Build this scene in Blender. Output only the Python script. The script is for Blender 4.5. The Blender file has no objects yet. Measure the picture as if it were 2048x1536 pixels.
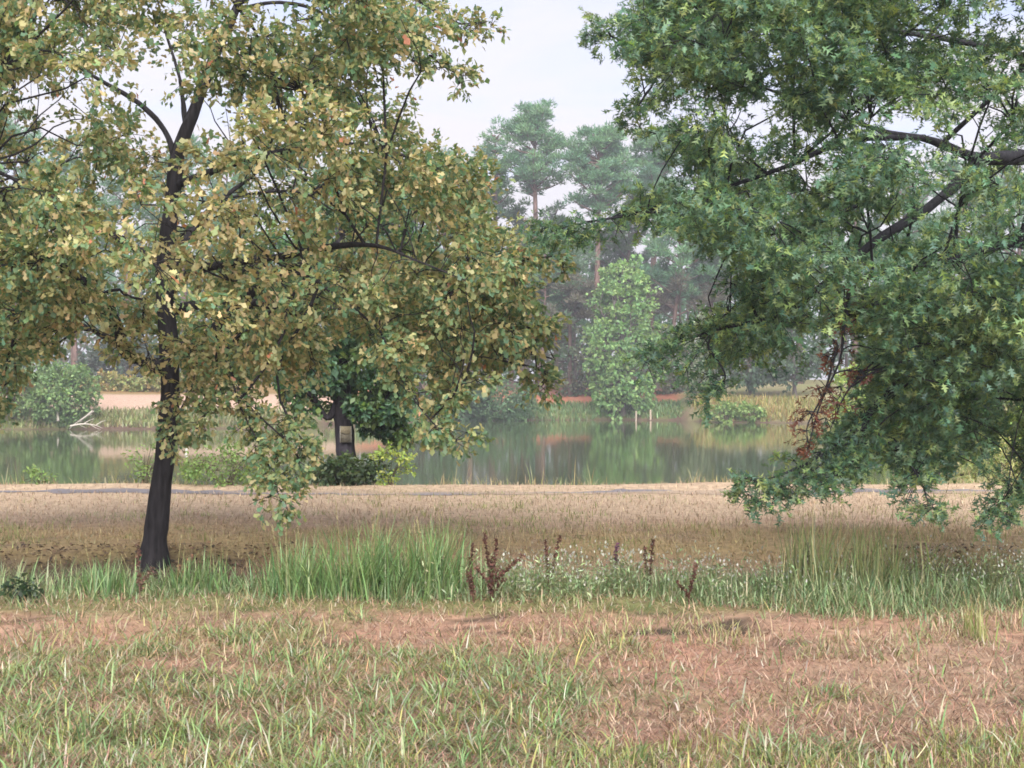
import bpy, math, random
import numpy as np
from mathutils import Vector, Matrix

# ------------------------------------------------------------------ camera, sky, sun, exposure
SC = bpy.context.scene
COL = SC.collection
F = 2974.0            # focal length in photograph pixels (2048 wide)
CAMZ = 1.6
cam = bpy.data.cameras.new('camera'); camo = bpy.data.objects.new('camera', cam); COL.objects.link(camo)
cam.sensor_width = 36.0; cam.lens = 36.0 * F / 2048.0; cam.clip_end = 3000.0; cam.clip_start = 0.1
camo.location = (0, 0, CAMZ); camo.rotation_euler = (math.radians(90), 0, 0)
SC.camera = camo
SUN_EL, SUN_AZ = 40.0, 172.0          # azimuth measured from +Y (view direction) towards +X
w = bpy.data.worlds.new('World'); SC.world = w; w.use_nodes = True
nt = w.node_tree; nt.nodes.clear()
out = nt.nodes.new('ShaderNodeOutputWorld')
sky = nt.nodes.new('ShaderNodeTexSky'); sky.sky_type = 'NISHITA'; sky.sun_disc = False
sky.sun_elevation = math.radians(SUN_EL); sky.sun_rotation = math.radians(SUN_AZ)
sky.dust_density = 0.3; sky.ozone_density = 3.0
bg1 = nt.nodes.new('ShaderNodeBackground'); bg1.inputs[1].default_value = 0.05; sky.air_density = 0.45
nt.links.new(sky.outputs[0], bg1.inputs[0])
bg2 = nt.nodes.new('ShaderNodeBackground'); bg2.inputs[0].default_value = (0.96, 0.93, 1.0, 1); bg2.inputs[1].default_value = 0.150
tc = nt.nodes.new('ShaderNodeTexCoord'); sep = nt.nodes.new('ShaderNodeSeparateXYZ'); nt.links.new(tc.outputs['Generated'], sep.inputs[0])
zz = nt.nodes.new('ShaderNodeMath'); zz.operation = 'ADD'; zz.inputs[1].default_value = 0.12; nt.links.new(sep.outputs[2], zz.inputs[0])
zm = nt.nodes.new('ShaderNodeMath'); zm.operation = 'MAXIMUM'; zm.inputs[1].default_value = 0.05; nt.links.new(zz.outputs[0], zm.inputs[0])
dx = nt.nodes.new('ShaderNodeMath'); dx.operation = 'DIVIDE'; nt.links.new(sep.outputs[0], dx.inputs[0]); nt.links.new(zm.outputs[0], dx.inputs[1])
dy = nt.nodes.new('ShaderNodeMath'); dy.operation = 'DIVIDE'; nt.links.new(sep.outputs[1], dy.inputs[0]); nt.links.new(zm.outputs[0], dy.inputs[1])
cmb = nt.nodes.new('ShaderNodeCombineXYZ'); nt.links.new(dx.outputs[0], cmb.inputs[0]); nt.links.new(dy.outputs[0], cmb.inputs[1])
cn = nt.nodes.new('ShaderNodeTexNoise'); cn.inputs['Scale'].default_value = 1.1; cn.inputs['Detail'].default_value = 6; cn.inputs['Roughness'].default_value = 0.55
cn.inputs['Distortion'].default_value = 0.5
nt.links.new(cmb.outputs[0], cn.inputs['Vector'])
cr = nt.nodes.new('ShaderNodeMapRange'); cr.inputs[1].default_value = 0.36; cr.inputs[2].default_value = 0.66; cr.inputs[3].default_value = 0.42; cr.inputs[4].default_value = 0.97
nt.links.new(cn.outputs[0], cr.inputs[0])
vl = nt.nodes.new('ShaderNodeMapRange'); vl.inputs[1].default_value = 0.10; vl.inputs[2].default_value = 0.26; vl.inputs[3].default_value = 0.5; vl.inputs[4].default_value = 0.0
nt.links.new(sep.outputs[2], vl.inputs[0])       # the thin cloud veil thickens towards the horizon
va = nt.nodes.new('ShaderNodeMath'); va.operation = 'ADD'; va.use_clamp = True; nt.links.new(cr.outputs[0], va.inputs[0]); nt.links.new(vl.outputs[0], va.inputs[1])
mx = nt.nodes.new('ShaderNodeMixShader'); nt.links.new(va.outputs[0], mx.inputs[0]); nt.links.new(bg1.outputs[0], mx.inputs[1]); nt.links.new(bg2.outputs[0], mx.inputs[2])
nt.links.new(mx.outputs[0], out.inputs[0])
sl = bpy.data.lights.new('sun', 'SUN'); sl.energy = 1.5; sl.angle = math.radians(70); sl.color = (1.0, 0.95, 0.86)
so = bpy.data.objects.new('sun', sl); COL.objects.link(so)
sd = Vector((math.sin(math.radians(SUN_AZ)) * math.cos(math.radians(SUN_EL)), math.cos(math.radians(SUN_AZ)) * math.cos(math.radians(SUN_EL)), math.sin(math.radians(SUN_EL))))
so.rotation_euler = sd.to_track_quat('Z', 'Y').to_euler(); so.location = (0, 30, 40)
SC.view_settings.view_transform = 'Standard'; SC.view_settings.look = 'None'; SC.view_settings.gamma = 1.0
SC.view_settings.use_curve_mapping = False
SC.view_settings.exposure = 2.84
SC.render.engine = 'CYCLES'
SC.cycles.use_denoising = True; SC.cycles.use_adaptive_sampling = True; SC.cycles.adaptive_threshold = 0.02
SC.cycles.max_bounces = 8; SC.cycles.diffuse_bounces = 6; SC.cycles.glossy_bounces = 2; SC.cycles.transmission_bounces = 4; SC.cycles.volume_bounces = 0
SC.cycles.pixel_filter_type = 'BLACKMAN_HARRIS'; SC.cycles.filter_width = 1.7

rng = np.random.default_rng(7)
random.seed(7)

# ------------------------------------------------------------------ helpers
def P(px, py, Y):
    """photograph pixel at real distance Y -> world point"""
    return np.array([(px - 1024.0) / F * Y, Y, CAMZ - (py - 768.0) / F * Y])

def proj(p):
    p = np.atleast_2d(p); y = np.maximum(p[:, 1], 0.1)
    return np.stack([1024 + p[:, 0] / y * F, 768 - (p[:, 2] - CAMZ) / y * F], 1)

def inside(poly, pts):
    x, y = pts[:, 0], pts[:, 1]; r = np.zeros(len(pts), bool); n = len(poly)
    for i in range(n):
        x1, y1 = poly[i]; x2, y2 = poly[(i + 1) % n]
        if y1 == y2: continue
        c = ((y1 > y) != (y2 > y)) & (x < (x2 - x1) * (y - y1) / (y2 - y1) + x1)
        r ^= c
    return r

def unit(v):
    return v / np.maximum(np.linalg.norm(v, axis=-1, keepdims=True), 1e-9)

def sph(n, r=rng):
    return unit(r.normal(size=(n, 3)))

def vnoise(x, y, s, seed=0):
    """smooth value noise, vectorised, 0..1"""
    x = np.asarray(x, float) * s + 1000.3; y = np.asarray(y, float) * s + 1000.7
    xi = np.floor(x).astype(np.int64); yi = np.floor(y).astype(np.int64); fx = x - xi; fy = y - yi
    fx = fx * fx * (3 - 2 * fx); fy = fy * fy * (3 - 2 * fy)
    def h(a, b):
        v = np.sin(a * 127.1 + b * 311.7 + seed * 74.7) * 43758.5453
        return v - np.floor(v)
    return (h(xi, yi) * (1 - fx) + h(xi + 1, yi) * fx) * (1 - fy) + (h(xi, yi + 1) * (1 - fx) + h(xi + 1, yi + 1) * fx) * fy

def fbm(x, y, s, seed=0, o=3):
    v = 0; a = 0.5; t = 0
    for i in range(o):
        v = v + a * vnoise(x, y, s * 2 ** i, seed + i); t += a; a *= 0.5
    return v / t

class Acc:
    """collects polygons of one mesh object in numpy arrays"""
    def __init__(s): s.v = []; s.c = []; s.li = []; s.fs = []; s.n = 0
    def add(s, verts, faces, col):
        """verts (m,3); faces (k,n) indices; col (m,3) or (3,)"""
        verts = np.asarray(verts, np.float32).reshape(-1, 3); faces = np.asarray(faces, np.int64)
        col = np.asarray(col, np.float32)
        if col.ndim == 1: col = np.tile(col, (len(verts), 1))
        s.v.append(verts); s.c.append(col); s.li.append((faces + s.n).ravel()); s.fs.append(np.full(len(faces), faces.shape[1])); s.n += len(verts)
    def build(s, name, mat, parent=None, smooth=False):
        v = np.concatenate(s.v); li = np.concatenate(s.li); fs = np.concatenate(s.fs); c = np.concatenate(s.c)
        if parent is not None: v = v - np.array(parent.location, np.float32)
        me = bpy.data.meshes.new(name); me.vertices.add(len(v)); me.vertices.foreach_set('co', v.astype(np.float32).ravel())
        me.loops.add(len(li)); me.loops.foreach_set('vertex_index', li.astype(np.int32))
        st = np.concatenate([[0], np.cumsum(fs)[:-1]]).astype(np.int32)
        me.polygons.add(len(fs)); me.polygons.foreach_set('loop_start', st)
        if smooth: me.polygons.foreach_set('use_smooth', np.ones(len(fs), bool))
        at = me.color_attributes.new('col', 'FLOAT_COLOR', 'POINT')
        at.data.foreach_set('color', np.concatenate([c, np.ones((len(c), 1), np.float32)], 1).astype(np.float32).ravel())
        me.update(calc_edges=True); me.materials.append(mat)
        o = bpy.data.objects.new(name, me); COL.objects.link(o)
        if parent is not None: o.parent = parent
        return o

def tag(o, label=None, cat=None, group=None, kind=None):
    if label: o['label'] = label
    if cat: o['category'] = cat
    if group: o['group'] = group
    if kind: o['kind'] = kind
    return o

def thing(name, label, cat, loc, group=None):
    o = bpy.data.objects.new(name, None); COL.objects.link(o); o.location = tuple(float(a) for a in loc); o.empty_display_size = 0.2
    return tag(o, label, cat, group)

def spline(pts, n):
    """Catmull-Rom through rows of pts (any width), n samples"""
    p = np.asarray(pts, float); p = np.vstack([2 * p[0] - p[1], p, 2 * p[-1] - p[-2]]); m = len(p) - 3
    t = np.linspace(0, m - 1e-6, n); i = t.astype(int); u = (t - i)[:, None]
    a, b, c, d = p[i], p[i + 1], p[i + 2], p[i + 3]
    return 0.5 * ((2 * b) + (c - a) * u + (2 * a - 5 * b + 4 * c - d) * u ** 2 + (3 * b - a - 3 * c + d) * u ** 3)

def tube(acc, path, rad, col, sides=6, rough=0.0, seed=0):
    path = np.asarray(path, float); n = len(path); rad = np.broadcast_to(np.asarray(rad, float), (n,))
    t = unit(np.gradient(path, axis=0)); up = np.array([0.31, 0.87, 0.38])
    a = unit(np.cross(t, up)); b = np.cross(t, a)
    ang = np.linspace(0, 2 * np.pi, sides, endpoint=False)
    rr = rad[:, None] * np.ones(sides)
    if rough:
        rr = rr * (1 + rough * (vnoise(np.arange(n)[:, None] * 1.0 + 0 * ang, np.tile(ang * sides / 6.283, (n, 1)), 0.8, seed) - 0.5) * 2)
    v = path[:, None, :] + rr[..., None] * (np.cos(ang)[None, :, None] * a[:, None, :] + np.sin(ang)[None, :, None] * b[:, None, :])
    i = np.arange(n - 1)[:, None] * sides; j = np.arange(sides)[None, :]; j2 = (j + 1) % sides
    f = np.stack([i + j, i + j2, i + sides + j2, i + sides + j], -1).reshape(-1, 4)
    v = v.reshape(-1, 3)
    acc.add(v, f, col)
    acc.add(v[-sides:], np.arange(sides)[None, :], col)

def cards(acc, tmpl, faces, pos, d, nrm, size, col, wid=None):
    """copies of a flat leaf template: pos,d(length axis),nrm (k,3), size (k,)"""
    k = len(pos)
    if k == 0: return
    d = unit(d); side = unit(np.cross(d, nrm)); nrm = np.cross(side, d)
    if wid is None: wid = np.ones(k)
    T = np.asarray(tmpl, float); m = len(T)
    v = pos[:, None, :] + size[:, None, None] * (T[None, :, 0:1] * wid[:, None, None] * side[:, None, :] + T[None, :, 1:2] * d[:, None, :] + T[None, :, 2:3] * nrm[:, None, :])
    f = np.asarray(faces)
    f = (f[None, :, :] + (np.arange(k) * m)[:, None, None]).reshape(-1, f.shape[1])
    acc.add(v.reshape(-1, 3), f, np.repeat(col, m, axis=0))

def outline(half, lift=0.22, droop=0.16):
    r = [(x, y) for x, y in half]; l = [(-x, y) for x, y in half[::-1] if x > 1e-6]
    pts = r + l
    return np.array([(x, y, lift * abs(x) - droop * y * y) for x, y in pts]), np.arange(len(pts))[None, :]

OAK = outline([(0.02, 0), (0.16, 0.24), (0.09, 0.35), (0.28, 0.50), (0.16, 0.61), (0.31, 0.80), (0.14, 0.90), (0, 1.0)])
PIN = outline([(0.015, 0), (0.06, 0.22), (0.34, 0.34), (0.09, 0.44), (0.43, 0.70), (0.10, 0.70), (0.17, 0.90), (0, 1.03)])
OAKM = outline([(0.02, 0), (0.19, 0.27), (0.12, 0.42), (0.32, 0.72), (0, 1.0)])
PINM = outline([(0.015, 0), (0.30, 0.33), (0.10, 0.45), (0.40, 0.70), (0, 1.03)])
SIMPLE = outline([(0.02, 0), (0.27, 0.45), (0.2, 0.8), (0, 1.0)])
DIAM = outline([(0, 0), (0.3, 0.5), (0, 1.0)])
STAR = (np.array([(-.07, 0, 0), (.07, 0, 0), (0, 1.05, -.16), (0, .12, 0), (0, .34, -.02), (-.34, .44, .05), (0, .34, -.02), (0, .12, 0), (.34, .44, .05), (0, .42, -.03), (0, .66, -.07), (-.40, .82, .02), (0, .66, -.07), (0, .42, -.03), (.40, .82, .02)]), np.arange(15).reshape(5, 3))
STAR3 = (np.array([(-.09, 0, 0), (.09, 0, 0), (0, 1.05, -.16), (0, .2, 0), (0, .55, -.02), (-.42, .66, .05), (0, .55, -.02), (0, .2, 0), (.42, .66, .05)]), np.arange(9).reshape(3, 3))
NEEDLE = (np.array([(-0.5, 0, 0), (0.5, 0, 0), (0.0, 1, -0.08)]), np.array([[0, 1, 2]]))

FARK = 1.0
def jitter(col, n, v=0.22, h=0.07, r=rng):
    c = np.tile(np.asarray(col, float), (n, 1)) if np.ndim(col) == 1 else np.array(col, float)
    return np.clip(c * np.exp(r.normal(0, v, (n, 1))) * np.exp(r.normal(0, h, (n, 3))), 0.002, 0.9)

# ------------------------------------------------------------------ materials
def principled(name):
    m = bpy.data.materials.new(name); m.use_nodes = True; n = m.node_tree
    return m, n, n.nodes['Principled BSDF'], n.nodes['Material Output']

def leafmat(name, trans=0.35, rough=0.5, spec=0.4, warm=(1.0, 1.05, 0.55)):
    m, n, b, o = principled(name)
    a = n.nodes.new('ShaderNodeVertexColor'); a.layer_name = 'col'
    n.links.new(a.outputs[0], b.inputs['Base Color']); b.inputs['Roughness'].default_value = rough; b.inputs['Specular IOR Level'].default_value = spec
    t = n.nodes.new('ShaderNodeBsdfTranslucent'); mu = n.nodes.new('ShaderNodeMix'); mu.data_type = 'RGBA'; mu.blend_type = 'MULTIPLY'
    mu.inputs[0].default_value = 1.0; n.links.new(a.outputs[0], mu.inputs[6]); mu.inputs[7].default_value = (*[min(1.0, x) for x in warm], 1)
    n.links.new(mu.outputs[2], t.inputs[0])
    ms = n.nodes.new('ShaderNodeMixShader'); ms.inputs[0].default_value = trans
    n.links.new(b.outputs[0], ms.inputs[1]); n.links.new(t.outputs[0], ms.inputs[2]); n.links.new(ms.outputs[0], o.inputs[0])
    return m

def barkmat(name, scale=30, strength=0.6):
    m, n, b, o = principled(name)
    a = n.nodes.new('ShaderNodeVertexColor'); a.layer_name = 'col'
    t = n.nodes.new('ShaderNodeTexCoord'); mp = n.nodes.new('ShaderNodeMapping'); mp.inputs['Scale'].default_value = (1, 1, 0.22); n.links.new(t.outputs['Object'], mp.inputs[0])
    z = n.nodes.new('ShaderNodeTexNoise'); z.inputs['Scale'].default_value = scale; z.inputs['Detail'].default_value = 5; n.links.new(mp.outputs[0], z.inputs['Vector'])
    r = n.nodes.new('ShaderNodeMapRange'); r.inputs[1].default_value = 0.3; r.inputs[2].default_value = 0.7; r.inputs[3].default_value = 0.45; r.inputs[4].default_value = 1.5; n.links.new(z.outputs[0], r.inputs[0])
    mu = n.nodes.new('ShaderNodeMix'); mu.data_type = 'RGBA'; mu.blend_type = 'MULTIPLY'; mu.inputs[0].default_value = 1
    n.links.new(a.outputs[0], mu.inputs[6]); n.links.new(r.outputs[0], mu.inputs[7]); n.links.new(mu.outputs[2], b.inputs['Base Color'])
    bp = n.nodes.new('ShaderNodeBump'); bp.inputs['Strength'].default_value = strength; bp.inputs['Distance'].default_value = 0.02
    n.links.new(z.outputs[0], bp.inputs['Height']); n.links.new(bp.outputs[0], b.inputs['Normal'])
    b.inputs['Roughness'].default_value = 0.9; b.inputs['Specular IOR Level'].default_value = 0.15
    return m

def plainmat(name, rough=0.9, spec=0.1, noise=12, amt=0.35):
    """attribute colour with grain"""
    m, n, b, o = principled(name)
    a = n.nodes.new('ShaderNodeVertexColor'); a.layer_name = 'col'
    t = n.nodes.new('ShaderNodeTexCoord')
    z = n.nodes.new('ShaderNodeTexNoise'); z.inputs['Scale'].default_value = noise; z.inputs['Detail'].default_value = 6; z.inputs['Roughness'].default_value = 0.65; n.links.new(t.outputs['Object'], z.inputs['Vector'])
    r = n.nodes.new('ShaderNodeMapRange'); r.inputs[1].default_value = 0.25; r.inputs[2].default_value = 0.75; r.inputs[3].default_value = 1 - amt; r.inputs[4].default_value = 1 + amt; n.links.new(z.outputs[0], r.inputs[0])
    mu = n.nodes.new('ShaderNodeMix'); mu.data_type = 'RGBA'; mu.blend_type = 'MULTIPLY'; mu.inputs[0].default_value = 1
    n.links.new(a.outputs[0], mu.inputs[6]); n.links.new(r.outputs[0], mu.inputs[7]); n.links.new(mu.outputs[2], b.inputs['Base Color'])
    bp = n.nodes.new('ShaderNodeBump'); bp.inputs['Strength'].default_value = 0.5; bp.inputs['Distance'].default_value = 0.02
    n.links.new(z.outputs[0], bp.inputs['Height']); n.links.new(bp.outputs[0], b.inputs['Normal'])
    b.inputs['Roughness'].default_value = rough; b.inputs['Specular IOR Level'].default_value = spec
    return m

def watermat():
    m, n, b, o = principled('pond_water')
    b.inputs['Base Color'].default_value = (0.05, 0.07, 0.032, 1); b.inputs['Roughness'].default_value = 0.05; b.inputs['IOR'].default_value = 1.33
    t = n.nodes.new('ShaderNodeTexCoord'); mp = n.nodes.new('ShaderNodeMapping'); mp.inputs['Scale'].default_value = (0.5, 1.0, 1); n.links.new(t.outputs['Object'], mp.inputs[0])
    z = n.nodes.new('ShaderNodeTexNoise'); z.inputs['Scale'].default_value = 1.3; z.inputs['Detail'].default_value = 3; n.links.new(mp.outputs[0], z.inputs['Vector'])
    bp = n.nodes.new('ShaderNodeBump'); bp.inputs['Strength'].default_value = 0.10; bp.inputs['Distance'].default_value = 0.02
    n.links.new(z.outputs[0], bp.inputs['Height']); n.links.new(bp.outputs[0], b.inputs['Normal'])
    return m

M_OAK = leafmat('tan_oak_leaf', 0.48, 0.5, 0.4, (1.0, 1.0, 0.6))
M_PIN = leafmat('green_oak_leaf', 0.48, 0.38, 0.5, (1.0, 1.0, 0.45))
M_FAR = leafmat('far_leaf', 0.42, 0.6, 0.25, (1.0, 1.0, 0.5))
M_GRASS = leafmat('grass_blade', 0.32, 0.42, 0.45, (1.0, 1.0, 0.6))
M_DRY = leafmat('dry_blade', 0.2, 0.7, 0.2, (1.0, 0.95, 0.8))
M_BARK = barkmat('oak_bark', 26, 0.9)
M_FARBARK = barkmat('pine_bark', 6, 0.4)
M_GROUND = plainmat('soil_and_straw', 0.95, 0.08, 9, 0.45)
M_PATH = plainmat('worn_tarmac', 0.85, 0.2, 22, 0.3)
M_WATER = watermat()
M_WOOD = plainmat('weathered_wood', 0.85, 0.15, 30, 0.35)

# ------------------------------------------------------------------ terrain
def shore(x):
    """far shoreline distance"""
    x = np.asarray(x, float)
    s = np.interp(x, [-80, -40, -18, -14, -9, -5, 0, 8, 12.5, 13.5, 18, 20, 24, 30], [80, 84, 86, 88, 99, 105, 107, 107, 106, 100.5, 99.5, 99, 94, 60])
    return s + 1.2 * (vnoise(x, 0 * x, 0.35, 3) - 0.5)

def rshore(y):
    y = np.asarray(y, float)
    return 0.290 * y + 1.5 * (vnoise(y, 0 * y, 0.12, 5) - 0.5) + 0.3

BANK = 23.35
def ditch(x, y):
    c = 12.75 + 0.02 * x + 0.35 * (vnoise(x, 0 * x, 0.3, 9) - 0.5); d = (y - c)
    return np.where(d < 0, np.exp(-(d / 0.62) ** 2), np.exp(-(d / 1.0) ** 2))

def gz(x, y):
    x = np.asarray(x, float); y = np.asarray(y, float)
    near = 0.05 * (fbm(x, y, 0.9, 1) - 0.5) + 0.07 * (fbm(x, y, 0.25, 2) - 0.5) - 0.38 * ditch(x, y)
    near = near - 0.10 * np.exp(-(((x + 1.66) / 0.26) ** 2 + ((y - 6.62) / 0.16) ** 2))     # small scraped hollow
    near = near + 0.05 * np.exp(-((y - BANK + 0.4) / 0.5) ** 2) * (0.6 + 0.8 * vnoise(x, y, 0.5, 12))
    e = BANK + 0.25 * (vnoise(x, 0 * x, 0.6, 4) - 0.5)
    d1 = y - e                                   # >0: past the near bank edge
    d2 = shore(x) - y                            # >0: before the far shore
    d3 = rshore(y) - x                           # >0: left of the right shore
    d4 = x + 92.0
    dd = np.minimum(np.minimum(d1, d2), np.minimum(d3, d4))
    far = np.interp(-d2, [-30, 0, 0.8, 2.2, 6, 15, 40], [-2.4, -1.03, -0.5, 0.0, 0.75, 1.55, 1.9]) + 0.25 * (fbm(x, y, 0.2, 6) - 0.5)
    rs = np.interp(-d3, [-30, 0, 0.8, 2.5, 8], [-2.4, -1.05, -0.55, 0.0, 0.35])
    nb = np.interp(d1, [0, 0.25, 1.4, 8], [0, -0.12, -1.15, -2.4]) + near * np.clip(1 - d1, 0, 1)
    z = np.maximum(np.maximum(nb, far), np.maximum(rs, np.interp(-d4, [-20, 0, 3], [-2.4, -1.05, 0.4])))
    return np.where(d1 < 0, near, z)

STRAW = np.array([0.32, 0.24, 0.17]); SOIL = np.array([0.085, 0.062, 0.047]); MOSS = np.array([0.32, 0.26, 0.10])
PINKY = np.array([0.29, 0.155, 0.115]); GREENG = np.array([0.13, 0.16, 0.055]); SAND = np.array([0.36, 0.25, 0.195]); RED = np.array([0.34, 0.14, 0.09])

def sm(a, b, x):
    t = np.clip((x - a) / (b - a), 0, 1); return t * t * (3 - 2 * t)

def lerp(a, b, t): return a + (b - a) * np.asarray(t)[..., None]

def green_mask(x, y):
    """where living grass grows in the near lawn (0..1)"""
    px = 1024 + x / np.maximum(y, 1) * F; py = 768 + CAMZ / np.maximum(y, 1) * F
    m = fbm(x, y, 1.1, 21) * 0.6 + 0.4 * fbm(x, y, 3.2, 22)
    b = 0.30 * sm(1230, 1330, py) * (1 - sm(900, 1500, px)) + 0.16 * sm(1440, 1500, py) + 0.10 * sm(1330, 1400, py) - 0.06 * sm(1000, 1300, px) * (1 - sm(1290, 1400, py)) + 0.05 * (1 - sm(400, 900, px))
    b = b - 0.12 * np.exp(-(((px - 200) / 330) ** 2 + ((py - 1270) / 40) ** 2))
    return sm(0.50, 0.70, m + 0.75 * b - 0.06)

def gcol(x, y):
    x = np.asarray(x, float); y = np.asarray(y, float)
    n = fbm(x, y, 0.7, 31); n2 = fbm(x, y, 2.6, 32)
    c = lerp(lerp(PINKY, STRAW, n), SOIL * 1.7, 0.45 * sm(0.5, 0.8, n2))
    c = lerp(c, GREENG, 0.55 * green_mask(x, y) * (y < 11))
    c = lerp(c, SOIL * 0.75, np.maximum(sm(.66, .74, fbm(x, y, 1.9, 95)), np.exp(-(((x + 1.62) / .34) ** 2 + ((y - 6.68) / .17) ** 2) ** 2)) * (y < 11.2))
    c = lerp(c, GREENG * 0.8, sm(10.2, 10.7, y) * (1 - sm(11.9, 12.4, y)) * 0.8)
    # ditch: dark earth, strengthened left and right to paint in the oaks' shade
    side = 0.12 + 0.88 * np.clip(sm(-1.8, -2.8, x) + sm(2.6, 3.8, x), 0, 1)
    c = lerp(c, SOIL * (0.7 + 0.6 * n2)[..., None], np.clip(sm(11.9, 12.5, y) * (1 - sm(13.7, 14.8, y + 0.9 * (n - 0.5))), 0, 1) * side)
    c = lerp(c, MOSS, 0.5 * sm(13.6, 14.4, y) * (1 - sm(15.8, 17.8, y + 3 * (n - 0.5))) * (1 - 0.6 * sm(0.5, 0.75, n2)))
    c = lerp(c, STRAW * 1.12, sm(16.0, 18.5, y) * (y < 24))
    d2 = y - shore(x)
    farc = lerp(GREENG * 0.75 * np.ones(x.shape + (3,)), RED, sm(2.6, 3.4, d2 + 2 * (n - 0.5)))
    farc = lerp(farc, SOIL * 1.3, sm(9, 13, d2))
    lf = lerp(GREENG * np.ones(x.shape + (3,)), SAND, sm(1.8, 3.0, d2 + (n - 0.5)) * (1 - sm(8.0, 9.5, d2)))
    lf = lerp(lf, np.array([0.2, 0.13, 0.06]), sm(8, 9.5, d2))
    rt = lerp(STRAW * 0.9 * np.ones(x.shape + (3,)), GREENG * 1.3, n2)
    farc = np.where((x < -11)[..., None], lf, np.where((x > 13)[..., None], rt, farc))
    farc = np.where((d2 < 0.35)[..., None] & (d2 > -5)[..., None], np.array([0.09, 0.06, 0.045]), farc)
    c = np.where((d2 > -3)[..., None], farc, c)
    c = np.where(((d2 < -3) & (x > rshore(y) - 1) & (y > 25))[..., None], lerp(STRAW * 0.9, GREENG * 1.4, n), c)
    c = np.where((y > BANK + 0.3)[..., None] & (d2 < -3)[..., None] & (x < rshore(y))[..., None], SOIL * 0.8, c)
    return np.clip(c, 0.01, 0.8)

def grid_object(name, xs, ys, zf, cf, mat):
    X, Y = np.meshgrid(xs, ys); x = X.ravel(); y = Y.ravel(); v = np.stack([x, y, zf(x, y)], 1); nx = len(xs)
    i = (np.arange(len(ys) - 1)[:, None] * nx + np.arange(nx - 1)[None, :]).ravel()
    a = Acc(); a.add(v, np.stack([i, i + 1, i + nx + 1, i + nx], 1), cf(x, y)); return a.build(name, mat, smooth=True)

xs = np.concatenate([np.linspace(-380, -100, 14)[:-1], np.linspace(-100, -10, 60)[:-1], np.linspace(-10, 10, 100)[:-1], np.linspace(10, 60, 50)[:-1], np.linspace(60, 380, 14)])
ys = np.concatenate([np.linspace(-40, 4.5, 12)[:-1], np.linspace(4.5, 25.5, 125)[:-1], np.linspace(25.5, 75, 40)[:-1], np.linspace(75, 130, 85)[:-1], np.linspace(130, 600, 25)])
tag(grid_object('ground', xs, ys, gz, gcol, M_GROUND), kind='structure')
wa = Acc(); wa.add([(-96, 22.5, -1.0), (46, 22.5, -1.0), (46, 118, -1.0), (-96, 118, -1.0)], [[0, 1, 2, 3]], (0.03, 0.04, 0.02))
tag(wa.build('pond_water', M_WATER), kind='structure')

# worn tarmac path: broken-edged strips lying on the bank
def path_strip():
    a = Acc(); n = 260; x = np.linspace(-11, 11, n)
    lo = 21.6 + 0.5 * (fbm(x, 0 * x, 1.6, 41) - 0.5) + 0.35 * (vnoise(x, 0 * x, 7, 42) - 0.5)
    hi = 22.25 + 0.5 * (fbm(x, 0 * x, 1.1, 43) - 0.5) + 0.3 * (vnoise(x, 0 * x, 6, 44) - 0.5)
    k = 6; rows = [lo + (hi - lo) * t for t in np.linspace(0, 1, k)]
    v = np.stack([np.stack([x, r, gz(x, r) + 0.006], 1) for r in rows]); col = np.clip(0.15 + 0.10 * (fbm(v[..., 0], v[..., 1], 0.8, 45) - 0.4), 0.06, 0.3)
    c = col[..., None] * np.array([1.0, 0.93, 1.02]); c = lerp(c, STRAW, sm(0.36, 0.56, fbm(v[..., 0] * 0.35, v[..., 1] * 1.6, 1.5, 46)) * 0.9)
    i = (np.arange(k - 1)[:, None] * n + np.arange(n - 1)[None, :]).ravel()
    a.add(v.reshape(-1, 3), np.stack([i, i + 1, i + n + 1, i + n], 1), c.reshape(-1, 3)); return a.build('path', M_PATH, smooth=True)
tag(path_strip(), kind='structure')

# ------------------------------------------------------------------ broadleaf trees in the near ground
def connect(br, nodes, nrad, c, r1, col, r=rng, sides=4, use=None):
    """twig from the best skeleton node to point c"""
    d = np.linalg.norm(nodes - c, axis=1) + 0.55 * np.maximum(0, nodes[:, 2] - c[2])
    if use is not None: d = d + 0.12 * use
    i = int(np.argmin(d)); a = nodes[i]
    if use is not None: use[max(0, i - 1):i + 2] += 1
    L = np.linalg.norm(c - a)
    if L < 0.05: return None
    m1 = a + (c - a) * 0.35 + r.normal(0, 0.07 * L, 3) + np.array([0, 0, 0.10 * L]); m2 = a + (c - a) * 0.7 + r.normal(0, 0.07 * L, 3) + np.array([0, 0, 0.07 * L])
    p = spline([a, m1, m2, c], 6); r0 = min(nrad[i] * 0.7, 1.3 * r1 + 0.0055 * L)
    tube(br, p, np.linspace(r0, r1, 6), col, sides); return p

def kgroups(pts, k, r=rng):
    c = pts[r.choice(len(pts), k, replace=False)]
    for _ in range(6):
        g = np.argmin(((pts[:, None] - c[None]) ** 2).sum(-1), 1)
        c = np.array([pts[g == i].mean(0) if (g == i).any() else c[i] for i in range(k)])
    return c, g

def clump_leaves(c, r, n, outward, flat, R, droop=0.30, twigs=9):
    """leaf positions/directions/normals for one leafy spray"""
    td = sph(twigs, R); td[:, 2] *= flat; td = unit(td + 0.45 * outward)
    t = R.integers(0, twigs, n); s = 1 - 0.62 * R.random(n) ** 1.6
    pos = c + td[t] * (r * s)[:, None] * (0.75 + 0.5 * R.random(twigs))[t][:, None] + R.normal(0, 0.10 * r, (n, 3))
    d = unit(td[t] * 0.6 + sph(n, R) * 0.75 + np.array([0, 0, -droop]))
    nr = unit(sph(n, R) * 0.75 + np.array([0, 0, 0.75]))
    return pos, d, nr, td

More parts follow.
